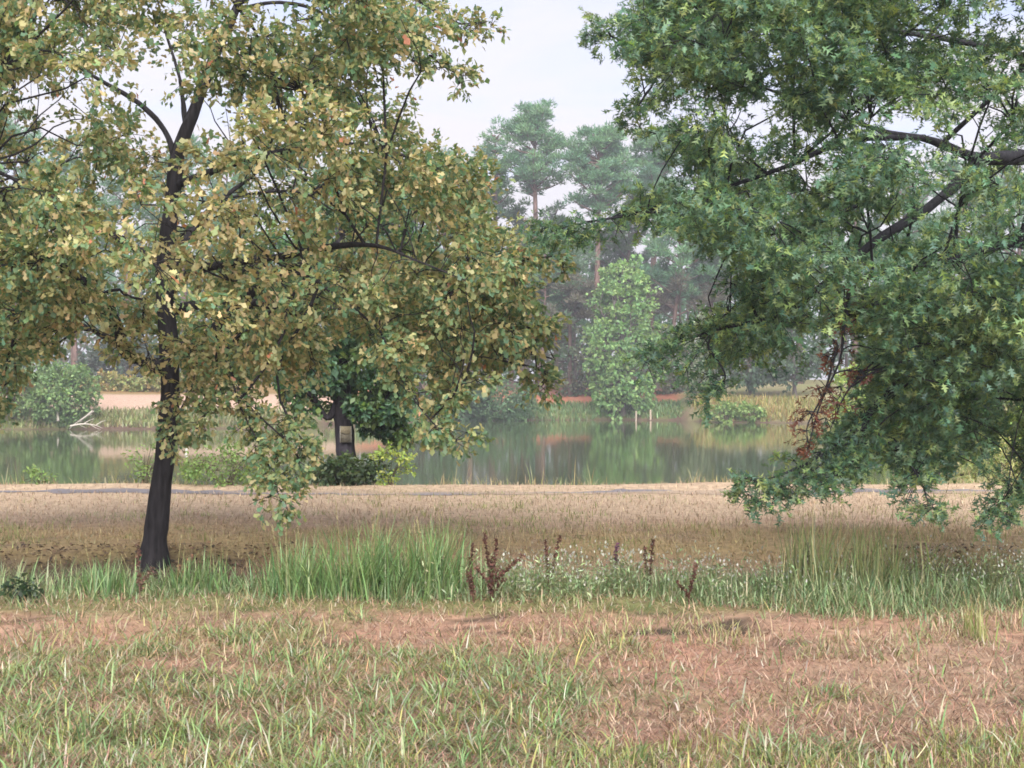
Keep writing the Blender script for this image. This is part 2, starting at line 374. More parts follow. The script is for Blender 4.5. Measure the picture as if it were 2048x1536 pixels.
def build_oak(name, label, trunk_pts, limbs, clumps, colfn, tm, mat, seed, leafsize, bark, ydet, secondary=26, per=125, flat=0.8, droop=0.3, keep=300, paths=()):
    R = np.random.default_rng(seed); base = trunk_pts[0][:3]
    root = thing(name, label, 'tree', (base[0], base[1], float(gz(base[0], base[1]))))
    ta = Acc(); tp = spline(trunk_pts, 46); tube(ta, tp[:, :3], tp[:, 3] * (1 + 0.05 * np.sin(np.arange(46) * 1.3)), bark, 28, 0.13, seed)
    tr = ta.build('trunk', M_BARK, root, True)
    ba = Acc(); nodes = [tp[14:, :3]]; nrad = [tp[14:, 3]]
    for l in limbs:
        lp = spline(l, 26); lp[:, 3] *= 0.8; tube(ba, lp[:, :3], lp[:, 3], bark, 10, 0.32, seed + len(l)); nodes.append(lp[3:, :3]); nrad.append(lp[3:, 3])
    main_n = np.concatenate(nodes); main_r = np.concatenate(nrad)
    for q in paths:
        connect(ba, main_n, main_r, q[0], 0.011, bark, R, 6); tube(ba, q, np.linspace(0.011, 0.003, len(q)), bark, 5); nodes.append(q); nrad.append(np.linspace(0.011, 0.003, len(q)))
    cc = np.array([c[0] for c in clumps if c[3] < 10]); gcn, g = kgroups(cc, secondary, R)
    for i in range(secondary):
        p = connect(ba, main_n, main_r, gcn[i], 0.007, bark, R, 5)
        if p is not None: nodes.append(p); nrad.append(np.linspace(0.03, 0.010, len(p)))
    nn = np.concatenate(nodes); nr_ = np.concatenate(nrad); use = np.zeros(len(nn))
    A = {k: [] for k in 'pdnsc'}
    for (c, r, dens, kind) in clumps:
        connect(ba, nn, nr_, c, 0.0032, bark, R, 4, use); kind = kind % 10
        o = unit((c - np.array([base[0], base[1], 3.4]))[None])[0]
        pos, d, nr, td = clump_leaves(c, r, max(8, int(per * dens)), o, flat, R, droop)
        for q in td[:4]: tube(ba, np.array([c, c + q * r * 0.55, c + q * r * 0.95 + np.array([0, 0, -0.02])]), [0.004, 0.003, 0.0018], bark, 3)
        n = len(pos); A['p'].append(pos); A['d'].append(d); A['n'].append(nr); A['s'].append(leafsize * np.exp(R.normal(0, 0.2, n))); A['c'].append(colfn(kind, n, R, c))
    p, d, n, s, c = [np.concatenate(A[k]) for k in 'pdnsc']
    ba.build('branches', M_BARK, root, True)
    # the leaves that show largest become single objects
    q = proj(p); dist = p[:, 1]
    vis = (q[:, 0] > 0) & (q[:, 0] < 2048) & (q[:, 1] > 0) & (q[:, 1] < 1536)
    # spread them over the picture: nearest leaf of each small tile
    tile = (q[:, 0] // 42).astype(int) * 1000 + (q[:, 1] // 42).astype(int)
    order = np.lexsort((dist, tile)); order = order[vis[order]]
    first = order[np.concatenate([[True], tile[order][1:] != tile[order][:-1]])]
    sel = first[np.argsort(dist[first])][:keep]
    rest = np.ones(len(p), bool); rest[sel] = False
    fo = Acc(); det = rest & (p[:, 1] < ydet) & (q[:, 1] > -60); low = rest & ~det
    md, lo_ = (OAKM, DIAM) if tm is OAK else (STAR, STAR3)
    cards(fo, md[0], md[1], p[det], d[det], n[det], s[det], c[det]); cards(fo, lo_[0], lo_[1], p[low], d[low], n[low], s[low] * 1.08, c[low])
    tag(fo.build('foliage', mat, root), kind='stuff')
    pal = []
    for k in range(14):
        m = Acc(); cards(m, tm[0], tm[1], np.zeros((1, 3)), np.array([[0, 1.0, 0]]), np.array([[0, 0, 1.0]]), np.ones(1), c[sel[k * len(sel) // 14]][None]); o = m.build('leaf', mat); pal.append((o.data, c[sel[k * len(sel) // 14]])); bpy.data.objects.remove(o)
    pc = np.array([x[1] for x in pal]); rl = np.array(root.location)
    for i in sel:
        dd = unit(d[i]); sd_ = unit(np.cross(dd, n[i])); nn_ = np.cross(sd_, dd)
        o = bpy.data.objects.new('leaf', pal[int(np.argmin(((pc - c[i]) ** 2).sum(1)))][0]); COL.objects.link(o); o.parent = root
        M = np.eye(4); M[:3, 0] = sd_ * s[i]; M[:3, 1] = dd * s[i]; M[:3, 2] = nn_ * s[i]; M[:3, 3] = p[i] - rl
        o.matrix_local = Matrix(M.tolist())
    return root

def sample_clumps(poly, centre, radii, n, R, yr, rr=(0.20, 0.36), holes=(), shell=0.35, zmax=99.0, gap=0.20, inset=48, void=0.0):
    out_ = []; tries = 0
    pts = np.zeros((0, 3))
    while len(out_) < n and tries < 400:
        tries += 1
        u = sph(400, R) * ((shell + (1 - shell) * R.random(400)) ** (1 / 2.2))[:, None]; p = centre + u * radii
        vo = fbm(p[:, 0] + 0.4 * p[:, 1], p[:, 2] + 0.3 * p[:, 1], 1.25, 87) > void
        q = proj(p); ok = vo & inside(poly, q + np.array([inset, 0])) & inside(poly, q - np.array([inset, 0])) & inside(poly, q + np.array([0, inset])) & inside(poly, q - np.array([0, inset])) & (p[:, 1] > yr[0]) & (p[:, 1] < yr[1]) & (p[:, 2] < zmax) & (p[:, 2] > 0.5)
        for (hx, hy, ax, ay, yd, pr) in holes:
            h = (((q[:, 0] - hx) / (ax + 26)) ** 2 + ((q[:, 1] - hy) / (ay + 20)) ** 2 < 1) & (p[:, 1] < yd)
            ok &= ~(h & (R.random(400) < pr))
        for x in p[ok]:
            if len(pts) and np.min(((pts - x) ** 2).sum(1)) < gap ** 2: continue
            pts = np.vstack([pts, x]); out_.append(x)
            if len(out_) >= n: break
    return [(x, R.uniform(*rr), R.uniform(0.7, 1.25), 0) for x in out_]

def drooper(pts, Y0, Y1, r=(0.13, 0.2), n=9, R=rng, kind=0, dens=0.45):
    q = np.array([P(x, y, Y0 + (Y1 - Y0) * i / (len(pts) - 1)) for i, (x, y) in enumerate(pts)]); s = spline(q, n)
    return [(x + R.normal(0, 0.04, 3), R.uniform(*r), dens, kind + 10) for x in s], spline(q, 12)

# ---- tan-leaved oak at the left
R1 = np.random.default_rng(11)
OAK_Y = 13.8
TB = P(306, 1118, OAK_Y); TB[2] = float(gz(TB[0], TB[1])) - 0.08
def L4(l, Y, dy=None):
    return np.array([np.concatenate([P(x, y, Y + (0 if dy is None else dy[i])), [r]]) for i, (x, y, r) in enumerate(l)])
trunk1 = np.vstack([[*TB, 0.150], L4([(309, 1092, .122), (314, 1050, .108), (324, 960, .098), (336, 870, .091), (340, 780, .088), (338, 690, .090), (330, 600, .080), (332, 500, .082), (345, 400, .072), (352, 330, .068), (362, 285, .062), (395, 205, .052), (432, 105, .046), (475, 10, .040), (505, -110, .034), (500, -300, .022), (520, -480, .01)], OAK_Y)])
limbs1 = [L4([(335, 735, .10), (285, 724, .062), (245, 695, .07), (228, 640, .065), (190, 580, .05), (90, 520, .05), (-60, 480, .03)], OAK_Y, [0, -.15, -.4, -.8, -1.3, -1.9, -2.4]),
          L4([(338, 700, .09), (400, 690, .09), (440, 650, .08), (520, 570, .05), (600, 530, .035), (640, 560, .03)], OAK_Y, [0, -.2, -.5, -1.0, -1.5, -1.8]),
          L4([(335, 560, .06), (440, 530, .05), (545, 516, .036), (640, 497, .036), (745, 490, .022), (830, 520, .010), (930, 560, .005)], OAK_Y, [0, -.6, -1.1, -1.6, -2.0, -2.2, -2.3]),
          L4([(352, 330, .05), (330, 262, .035), (275, 205, .030), (200, 160, .024), (120, 110, .018), (20, 60, .012)], OAK_Y, [0, .1, .1, 0, -.2, -.3]),
          L4([(372, 262, .035), (366, 205, .026), (358, 150, .02), (330, 60, .014), (300, -60, .01)], OAK_Y, [0, .05, .1, .2, .3]),
          L4([(350, 370, .05), (460, 330, .04), (580, 300, .032), (720, 290, .024), (860, 330, .015), (960, 380, .01)], OAK_Y, [0, -.4, -.6, -.6, -.5, -.4]),
          L4([(470, 20, .03), (545, 5, .022), (620, 15, .018), (700, 60, .014), (800, 110, .01), (880, 140, .006)], OAK_Y, [0, -.1, -.2, -.2, -.1, 0]),
          L4([(475, 10, .03), (600, -60, .02), (760, -40, .015), (900, 40, .008), (965, 44, .005)], OAK_Y, [0, -.2, -.1, 0, 0]),
          L4([(335, 620, .06), (480, 600, .05), (660, 640, .035), (860, 650, .022), (1020, 690, .015), (1110, 720, .008)], OAK_Y, [0, .5, .7, .5, .2, 0]),
          L4([(335, 540, .06), (230, 470, .045), (110, 400, .03), (-30, 330, .02)], OAK_Y, [0, .4, .8, 1.0]),
          L4([(334, 580, .06), (360, 500, .05), (420, 420, .04), (520, 340, .02)], OAK_Y, [0, .9, 1.8, 2.6])]
poly1 = [(-420, -560), (760, -520), (880, -200), (895, -20), (860, 60), (885, 110), (880, 135), (815, 130), (780, 180), (830, 250), (930, 285), (980, 340), (985, 420), (1040, 500), (1095, 590), (1110, 680), (1100, 735), (1040, 755), (955, 775), (890, 835), (845, 820), (790, 770), (720, 700), (650, 690), (590, 740), (540, 800), (480, 740), (420, 770), (360, 780), (315, 700), (200, 690), (110, 715), (60, 770), (-100, 800), (-420, 760)]
F1 = 13.6
holes1 = [(285, 185, 125, 48, 99, .93), (65, 225, 70, 24, 99, .9), (395, 245, 70, 40, 99, .8), (105, 18, 50, 16, 99, .8), (440, 40, 30, 45, 99, .7), (345, 440, 26, 150, F1, .9), (650, 498, 110, 30, F1, .95), (600, 548, 40, 20, F1, 1.0), (820, 468, 60, 26, 99, .9), (560, 25, 50, 12, 99, .6), (430, 665, 25, 30, F1, 1.0), (640, 80, 40, 20, 99, .4), (160, 640, 60, 60, 13.0, .5), (335, 900, 60, 120, 99, 1.0), (690, 775, 90, 105, 99, 1.0), (770, 840, 40, 80, 99, 1.0)]
C1 = np.array([TB[0] + 0.15, OAK_Y - 0.1, 4.0])
cl1 = sample_clumps(poly1, C1, np.array([4.5, 3.7, 3.4]), 820, R1, (10.3, 16.4), holes=holes1, zmax=5.6, gap=0.155, void=.22)
cl1 += [(x, r * 1.6, d * 0.35, 1) for x, r, d, k in sample_clumps([(-420, -1500), (900, -1500), (900, -100), (-420, -100)], C1 + np.array([0, 0, 0.9]), np.array([4.0, 3.5, 3.6]), 60, R1, (10.3, 17.5), gap=0.4) if x[2] > 5.4]
dr1 = []
for pts, a, b, n in [([(190, 590), (225, 650), (235, 705)], 12.4, 12.3, 7), ([(290, 600), (285, 660), (300, 720)], 12.5, 12.4, 6), ([(455, 690), (475, 800), (525, 900), (548, 960), (562, 1005)], 12.0, 11.7, 17), ([(560, 800), (590, 860), (625, 900)], 12.2, 11.9, 6), ([(760, 660), (810, 770), (870, 850), (905, 862)], 12.0, 11.8, 10),
                     ([(400, 690), (385, 770), (350, 840), (338, 885)], 12.6, 12.5, 12), ([(20, 700), (0, 780), (-10, 840)], 12.0, 12.0, 8), ([(430, 700), (440, 790), (400, 840)], 12.3, 12.2, 9), 
                     ([(630, 600), (620, 680), (630, 730)], 12.6, 12.5, 5), ([(1000, 720), (1090, 745), (1060, 790)], 13.0, 12.9, 7), ([(880, 30), (930, 50), (978, 42)], 13.8, 13.8, 7), ([(860, 110), (890, 135), (925, 152)], 13.8, 13.8, 6), ([(960, 560), (1050, 520), (1125, 512)], 12.6, 12.4, 8),
                     ([(480, 800), (560, 870), (600, 920)], 11.9, 11.9, 9), ([(930, 760), (880, 820), (850, 850)], 12.0, 12.0, 7), ([(700, 20), (780, 60), (840, 140)], 13.6, 13.6, 10)]:
    c_, q_ = drooper(pts, a, b, n=n, R=R1, dens=0.27); cl1 += c_; dr1.append(q_)
PAL1 = 1.2 * np.array([[.42, .34, .19], [.37, .325, .175], [.30, .295, .145], [.215, .255, .12], [.14, .21, .11], [.10, .18, .105], [.44, .19, .12]])
def col1(kind, n, R, c):
    t = fbm(np.array([c[0] * 1.0 + c[1] * 0.6]), np.array([c[2] * 1.2 + c[1]]), 0.9, 77)[0]
    a = sm(0.28, 0.75, np.array([t + R.normal(0, 0.10) - 0.10 * sm(-2.6, 0.2, np.array([c[0]]))[0]]))[0]
    w1 = np.array([.25, .26, .22, .15, .08, .04, .005]); w2 = np.array([.05, .10, .18, .24, .23, .20, .003]); ww = w1 * a + w2 * (1 - a); ww /= ww.sum()
    return jitter(PAL1[R.choice(7, n, p=ww)], n, 0.15, 0.05, R)
build_oak('oak_tree', 'leaning oak with tan and olive leaves and a dark trunk, at the left', trunk1, limbs1, cl1, col1, OAK, M_OAK, 11, 0.057, (0.022, 0.020, 0.023), 12.7, 40, 225, 0.85, 0.3, paths=dr1)

# ---- green oak reaching in from the right
R2 = np.random.default_rng(23); RY = 12.6
TB2 = np.array([5.75, 12.9, 0.0]); TB2[2] = float(gz(5.75, 12.9)) - 0.05
trunk2 = np.vstack([[*TB2, .24], [5.72, 12.88, .5, .19], [5.66, 12.8, 1.5, .165], [5.62, 12.75, 2.6, .15], [5.6, 12.7, 3.4, .13], [5.65, 12.7, 4.6, .10], [5.6, 12.6, 6.0, .06], [5.65, 12.6, 7.6, .02]])
limbs2 = [L4([(2340, 360, .10), (2150, 325, .085), (2048, 314, .075), (1960, 318, .066), (1900, 295, .045), (1845, 275, .036), (1760, 262, .026), (1640, 215, .018), (1480, 160, .012), (1330, 120, .008)], RY, [0, 0, -.1, -.2, -.3, -.3, -.4, -.4, -.3, -.2]),
          L4([(1960, 318, .06), (1905, 375, .056), (1850, 420, .05), (1740, 490, .042), (1640, 575, .032), (1560, 630, .024), (1430, 660, .016), (1320, 700, .008)], RY, [-.2, -.3, -.4, -.6, -.8, -.9, -1, -1]),
          L4([(1850, 275, .035), (1700, 280, .028), (1580, 330, .024), (1465, 370, .02), (1340, 410, .014), (1200, 440, .009), (1105, 460, .005)], RY, [-.3, -.5, -.7, -.8, -.9, -.9, -.9]),
          L4([(1840, 425, .035), (1760, 400, .026), (1640, 440, .02), (1520, 475, .013), (1420, 490, .006)], RY, [-.4, -.3, -.2, 0, .1]),
          L4([(2280, 480, .06), (2120, 520, .05), (1980, 600, .04), (1850, 700, .03), (1760, 800, .02), (1660, 900, .012), (1560, 950, .006)], RY, [0, -.4, -.8, -1.1, -1.3, -1.4, -1.5]),
          L4([(2300, 150, .06), (2120, 130, .045), (1960, 90, .035), (1780, 60, .025), (1560, 30, .015), (1350, 30, .008)], RY, [0, .2, .3, .3, .2, .1]),
          L4([(2300, 0, .05), (2000, -120, .03), (1700, -160, .02), (1400, -100, .01), (1250, 0, .006)], RY, [0, .2, .2, .1, 0]),
          L4([(2310, 560, .06), (2200, 640, .045), (2120, 760, .03), (2080, 880, .02), (2030, 980, .008)], RY, [0, -.4, -.8, -1, -1.1]),
          L4([(2300, 520, .06), (2100, 480, .04), (1900, 520, .03), (1720, 560, .02), (1690, 640, .014), (1680, 720, .01), (1640, 810, .008), (1615, 900, .005)], RY, [0, -.9, -1.4, -1.6, -1.7, -1.7, -1.7, -1.7]),
          L4([(2300, 420, .06), (2150, 430, .045), (2000, 480, .03), (1860, 560, .02)], RY, [0, .9, 1.7, 2.4])]
poly2 = [(1260, -420), (1265, 0), (1215, 60), (1225, 105), (1320, 165), (1295, 240), (1335, 290), (1370, 345), (1250, 395), (1140, 425), (1115, 462), (1220, 462), (1300, 480), (1420, 505), (1510, 575), (1400, 630), (1330, 665), (1325, 700), (1420, 725), (1500, 760), (1580, 700), (1650, 680), (1725, 690), (1760, 760), (1680, 830), (1640, 900), (1650, 935), (1780, 935), (1850, 970), (1930, 930), (1990, 970), (2080, 960), (2420, 880), (2420, -420)]
holes2 = [(1400, 40, 30, 26, 99, .95), (1370, 180, 40, 34, 99, .85), (1530, 160, 70, 26, 99, .8), (1600, 240, 110, 34, 99, .85), (1900, 268, 110, 30, 99, .97), (1760, 235, 70, 24, 99, .85), (1960, 190, 60, 18, 99, .8), (1870, 60, 30, 30, 99, .8), (1600, 335, 110, 20, 12.3, .95), (1480, 375, 70, 14, 12.0, .95), (1990, 318, 70, 18, 12.7, 1.0), (1900, 375, 40, 30, 12.5, 1.0), (1840, 425, 40, 30, 12.4, 1.0), (1760, 480, 50, 24, 12.2, .9), (1690, 540, 40, 20, 12.0, .8), (1600, 800, 70, 60, 99, .95), (1700, 800, 40, 50, 99, .6), (1985, 860, 75, 75, 99, .9), (1230, 420, 40, 30, 99, .2), (1640, 590, 60, 40, 99, .4), (1480, 640, 50, 30, 99, .3), (1340, 240, 40, 40, 99, .5), (1420, 560, 60, 25, 99, .8)]
C2 = np.array([4.7, 12.5, 3.9])
cl2 = sample_clumps(poly2, C2, np.array([5.0, 3.3, 3.6]), 720, R2, (9.6, 14.6), (0.20, 0.36), holes2, zmax=5.4, gap=0.16, void=.35)
cl2 += [(x, r * 1.6, d * 0.35, 1) for x, r, d, k in sample_clumps([(1260, -1500), (2800, -1500), (2800, -100), (1260, -100)], C2 + np.array([0.5, 0, 0.8]), np.array([4.3, 3.2, 3.4]), 60, R2, (9.6, 16.2), gap=0.4) if x[2] > 5.2]
dr2 = []
for pts, a, b, n, kd in [([(1680, 900), (1600, 935), (1530, 960), (1468, 972)], 11.2, 11.0, 12, 0), ([(1800, 900), (1840, 960), (1858, 1012)], 11.2, 11.0, 9, 0), ([(2080, 950), (2020, 985), (1985, 1032)], 11.0, 10.9, 10, 0), ([(1750, 820), (1680, 900), (1600, 960), (1565, 992)], 11.2, 11.1, 12, 0),
                        ([(1705, 560), (1690, 620), (1682, 700)], 10.9, 10.9, 5, 2), ([(1675, 690), (1650, 780), (1615, 850), (1618, 890)], 10.9, 10.9, 9, 2), ([(1730, 740), (1690, 790), (1660, 860)], 10.9, 10.9, 6, 2), ([(1215, 60), (1190, 80)], 12.4, 12.4, 4, 0), ([(1290, 190), (1270, 230), (1290, 270)], 12.4, 12.4, 6, 0),
                        ([(1400, 650), (1340, 690), (1300, 712)], 11.6, 11.5, 8, 0), ([(1500, 590), (1440, 640), (1380, 730)], 11.6, 11.5, 8, 0), ([(1330, 420), (1200, 440), (1130, 455), (1092, 470)], 11.7, 11.6, 16, 0), ([(1740, 870), (1700, 930), (1650, 965)], 11.1, 11.0, 9, 0), ([(1420, 700), (1450, 750), (1430, 790)], 11.6, 11.5, 6, 0)]:
    c_, q_ = drooper(pts, a, b, n=n, R=R2, kind=kd, dens=0.27 if kd == 0 else 0.075, r=(0.12, 0.2) if kd == 0 else (0.08, 0.13)); cl2 += c_; dr2.append(q_)
PAL2 = 1.22 * np.array([1.06, .96, 1.04]) * np.array([[.075, .16, .092], [.10, .195, .11], [.15, .245, .11], [.22, .31, .11], [.07, .15, .11]])
def col2(kind, n, R, c):
    if kind == 2: return jitter(np.array([.17, .07, .05]), n, 0.3, 0.1, R)
    ww = np.array([.27, .30, .2, .10, .13]); 
    if R.random() < 0.2: ww = np.array([.08, .17, .35, .35, .05])
    return jitter(PAL2[R.choice(5, n, p=ww)], n, 0.18, 0.06, R)
build_oak('oak_tree', 'green oak with pointed-lobed leaves reaching in from the right edge', trunk2, limbs2, cl2, col2, PIN, M_PIN, 23, 0.066, (0.026, 0.026, 0.032), 13.0, 40, 205, 0.6, 0.42, paths=dr2)

# ------------------------------------------------------------------ smaller trees and shrubs (generic builder)
def leafy(name, label, cat, base, stems, clumps, leaf, mat, barkcol, bark_mat, seed, pal, per, flat=0.8, twig=True, group=None, tmpl=SIMPLE, trunkname='trunk', crown='crown', sides=7, v=0.2, width=1.0, droop=0.25):
    R = np.random.default_rng(seed); root = thing(name, label, cat, base, group)
    ta = Acc(); nodes = []; nrad = []
    for s_ in stems:
        sp = spline(s_, max(6, 4 * len(s_))); tube(ta, sp[:, :3], sp[:, 3], barkcol, sides, 0.12, seed); nodes.append(sp[2:, :3]); nrad.append(sp[2:, 3])
    nodes = np.concatenate(nodes); nrad = np.concatenate(nrad); ca = Acc(); pal = np.asarray(pal)
    mid = np.mean([c[0] for c in clumps], 0)
    for (c, r, dens) in clumps:
        if twig: connect(ta, nodes, nrad, c, 0.15 * leaf, barkcol, R, 4)
        pos, d, n, td = clump_leaves(c, r, max(5, int(per * dens)), unit((c - mid)[None])[0], flat, R, droop, 10)
        k = len(pos); pal = np.asarray(pal); cc = pal[R.integers(0, len(pal))] * 0.5 + 0.5 * pal[R.integers(0, len(pal), k)]
        if mat is M_FAR: cc = cc * 1.6
        cards(ca, tmpl[0], tmpl[1], pos, d, n, leaf * np.exp(R.normal(0, 0.22, k)), jitter(cc, k, v, 0.06, R), np.full(k, width))
    ta.build(trunkname, bark_mat, root, True); tag(ca.build(crown, mat, root), kind='stuff')
    return root

def blob(centre, radii, n, R, rr, gap=0.0, low=-1.0):
    u = sph(n * 3, R); u = u[u[:, 2] > low][:n]; s = (0.35 + 0.65 * R.random(len(u))) ** 0.5
    return [(centre + u[i] * s[i] * radii, R.uniform(*rr), R.uniform(0.6, 1.3)) for i in range(len(u))]

# tree with the notice, on the bank
R3 = np.random.default_rng(31); SY = 24.0
b3 = P(693, 985, SY); b3[2] = float(gz(b3[0], b3[1])) - 0.1
st3 = [np.vstack([[*b3, .20], L4([(692, 940, .165), (690, 880, .150), (686, 830, .150), (684, 780, .135), (676, 700, .10), (670, 600, .08), (680, 480, .05), (690, 380, .02)], SY)]),
       L4([(680, 800, .09), (655, 836, .05), (630, 800, .04), (600, 770, .03), (570, 720, .015)], SY, [0, -.1, -.2, -.3, -.4]), L4([(690, 830, .07), (720, 822, .045), (760, 820, .025), (800, 835, .01)], SY, [0, -.1, -.1, 0]),
       L4([(676, 730, .06), (730, 660, .04), (780, 600, .02)], SY, [0, .2, .4]), L4([(676, 720, .06), (620, 640, .04), (570, 580, .02)], SY, [0, .3, .5])]
cb3 = [c for c in blob(P(690, 600, SY + .2), np.array([1.45, 1.3, 1.9]), 120, R3, (0.22, 0.36))]
cb3 += blob(P(760, 790, SY - .1), np.array([.45, .5, .60]), 34, R3, (0.16, 0.26)) + blob(P(620, 760, SY - .3), np.array([.42, .4, .5]), 22, R3, (0.15, 0.24)) + blob(P(790, 850, SY), np.array([.25, .3, .3]), 8, R3, (0.12, 0.2)) + blob(P(745, 700, SY - .3), np.array([.6, .5, .5]), 22, R3, (0.18, 0.26))
leafy('bank_tree', 'dark-trunked tree with blue-green leaves and a notice on its trunk', 'tree', b3, st3, cb3, 0.10, M_PIN, (0.045, 0.04, 0.05), M_BARK, 31, [[.08, .17, .095], [.105, .20, .11], [.07, .15, .10], [.20, .29, .085]], 110, sides=12, tmpl=DIAM)

# notice on that trunk
def box(acc, c, s, col):
    c = np.asarray(c, float); s = np.asarray(s, float) / 2
    v = np.array([(x, y, z) for x in (-1, 1) for y in (-1, 1) for z in (-1, 1)]) * s + c
    acc.add(v, [[0, 1, 3, 2], [4, 6, 7, 5], [0, 4, 5, 1], [2, 3, 7, 6], [0, 2, 6, 4], [1, 5, 7, 3]], col)
nb = P(691.5, 868.5, SY - 0.19)
nroot = thing('notice', 'small weathered beige notice fixed to the dark tree trunk', 'notice', nb)
a = Acc(); box(a, nb, (.178, .012, .262), (.21, .19, .15)); nboard = a.build('board', M_WOOD, nroot)
for s_ in (-1, 1):
    a = Acc(); box(a, nb + np.array([s_ * .088, -.012, 0]), (.010, .012, .266), (.42, .40, .36)); a.build('edge_strip', M_WOOD, nroot).parent = nboard
a = Acc(); xx = np.linspace(-.083, .083, 11); lowz = .030 - .022 * (1 - (xx / .083) ** 2)
v = np.concatenate([np.stack([nb[0] + xx, np.full(11, nb[1] - .009), np.full(11, nb[2] + .128)], 1), np.stack([nb[0] + xx, nb[1] - .011 - .016 * (1 - (xx / .083) ** 2), nb[2] + lowz], 1)])
v = np.concatenate([v, v + np.array([0, .003, 0])]); q = np.arange(10)
a.add(v, np.concatenate([np.stack([q, q + 1, q + 12, q + 11], 1), np.stack([q + 22, q + 33, q + 34, q + 23], 1), np.stack([q + 11, q + 12, q + 34, q + 33], 1)]), (.36, .31, .22)); a.build('curled_sheet', M_WOOD, nroot).parent = nboard

# sapling on the bank at the right
b4 = P(1873, 975, SY + .3); b4[2] = float(gz(b4[0], b4[1])) - 0.05; R4 = np.random.default_rng(41)
st4 = [np.vstack([[*b4, .065], L4([(1874, 930, .055), (1874, 870, .05), (1872, 800, .042), (1868, 700, .03), (1870, 600, .01)], SY + .3)]), L4([(1874, 900, .03), (1852, 880, .02), (1810, 850, .01)], SY + .3), L4([(1873, 860, .03), (1910, 820, .02), (1960, 800, .01)], SY + .3)]
cb4 = blob(P(1860, 770, SY + .3), np.array([1.15, .9, 1.15]), 90, R4, (0.18, 0.32)) + blob(P(1920, 870, SY + .2), np.array([.5, .4, .35]), 16, R4, (0.15, 0.25)) + blob(P(1790, 830, SY + .2), np.array([.5, .4, .45]), 18, R4, (0.15, 0.25))
leafy('sapling', 'slim-trunked young green tree on the bank at the right', 'tree', b4, st4, cb4, 0.10, M_PIN, (0.05, 0.045, 0.05), M_BARK, 41, [[.06, .12, .05], [.07, .14, .07], [.05, .10, .06], [.10, .17, .05]], 110, sides=8, tmpl=DIAM)

def shrub(name, label, px, py, Y, wpx, hpx, seed, pal, leaf=0.06, nst=7, per=60, ncl=40, barkcol=(.10, .09, .06), mat=None, group=None, tm=DIAM, width=1.0, cat='shrub', rr=None, bottom=0.0, z=None):
    R = np.random.default_rng(seed); b = P(px, py, Y); b[2] = (float(gz(b[0], b[1])) if z is None else z) - 0.03
    W = wpx / F * Y / 2; H = hpx / F * Y; st = []
    for i in range(nst):
        an = R.random() * 6.28; k = R.uniform(0.2, 0.85); tip = b + np.array([math.cos(an) * W * k, math.sin(an) * W * k * 0.6, H * R.uniform(0.65, 0.98) * (1.1 - 0.5 * k)])
        r0 = max(0.006, 0.02 * H); st.append(np.array([[*(b + np.array([math.cos(an), math.sin(an), 0]) * 0.08 * W), r0], [*(b + (tip - b) * np.array([.35, .35, .5])), r0 * .7], [*tip, r0 * .25]]))
    rr = rr or (0.16 * min(W, H) + 0.04, 0.30 * min(W, H) + 0.05)
    cl = []
    while len(cl) < ncl:
        u = sph(1, R)[0] * (0.3 + 0.7 * R.random()) ** 0.5
        c = b + np.array([u[0] * W * 0.9, u[1] * W * 0.6, H * (0.5 + 0.46 * u[2])])
        if c[2] < b[2] + bottom: continue
        cl.append((c, R.uniform(*rr), R.uniform(0.5, 1.3)))
    return leafy(name, label, cat, b, st, cl, leaf, mat or M_FAR, barkcol, M_FARBARK if Y > 50 else M_BARK, seed, pal, per, group=group, tmpl=tm, trunkname='stem', crown='foliage', sides=5, width=width)

GA = [[.10, .16, .05], [.13, .20, .07], [.16, .22, .08]]; GB = [[.05, .09, .045], [.07, .11, .06], [.11, .15, .06]]; GY = [[.20, .26, .07], [.26, .30, .09], [.15, .22, .05]]
shrub('bramble_bush', 'pale green low bush on the bank just right of the leaning oak trunk', 455, 978, 23.15, 210, 82, 51, GA, 0.055, 10, 34, 60)
shrub('bramble_bush', 'sparse pale green bush on the bank behind the leaning oak trunk', 290, 976, 23.2, 110, 78, 52, GA, 0.05, 8, 18, 26)
shrub('bramble_bush', 'low leafy sprig on the bank near the left edge', 75, 974, 23.1, 70, 34, 53, GA, 0.05, 6, 18, 14)
shrub('ivy_bush', 'dark glossy bush round the foot of the tree with the notice', 690, 982, 23.2, 160, 58, 54, GB, 0.075, 12, 55, 60, mat=M_PIN)
shrub('bramble_bush', 'bright green bush on the bank right of the tree with the notice', 780, 980, 23.2, 90, 80, 55, GY, 0.06, 8, 26, 26)
shrub('waterside_bush', 'broad pale grassy bush at the right edge beside the water', 2010, 985, 26.5, 220, 120, 56, [[.24, .25, .11], [.30, .28, .14], [.16, .21, .08]], 0.16, 10, 50, 60, tm=DIAM, width=0.3)
shrub('leafy_bush', 'bright yellow-green bush at the right edge under the green oak', 2030, 930, 32.0, 260, 300, 57, [[.17, .26, .06], [.22, .30, .08], [.12, .20, .06]], 0.10, 8, 95, 90)
shrub('leafy_bush', 'sunlit yellow-green bush seen through the red dead leaves', 1725, 850, 70.0, 140, 170, 58, GY, 0.16, 8, 90, 70)
shrub('leafy_bush', 'green bush behind the slim young tree', 1880, 880, 60.0, 260, 260, 59, [[.10, .17, .05], [.13, .20, .06], [.18, .24, .07]], 0.15, 8, 90, 90)
shrub('dark_weed', 'small dark leafy weed in the grass at the left edge', 45, 1205, 10.9, 60, 50, 60, [[.03, .055, .035], [.045, .075, .04]], 0.045, 6, 14, 20, mat=M_PIN)

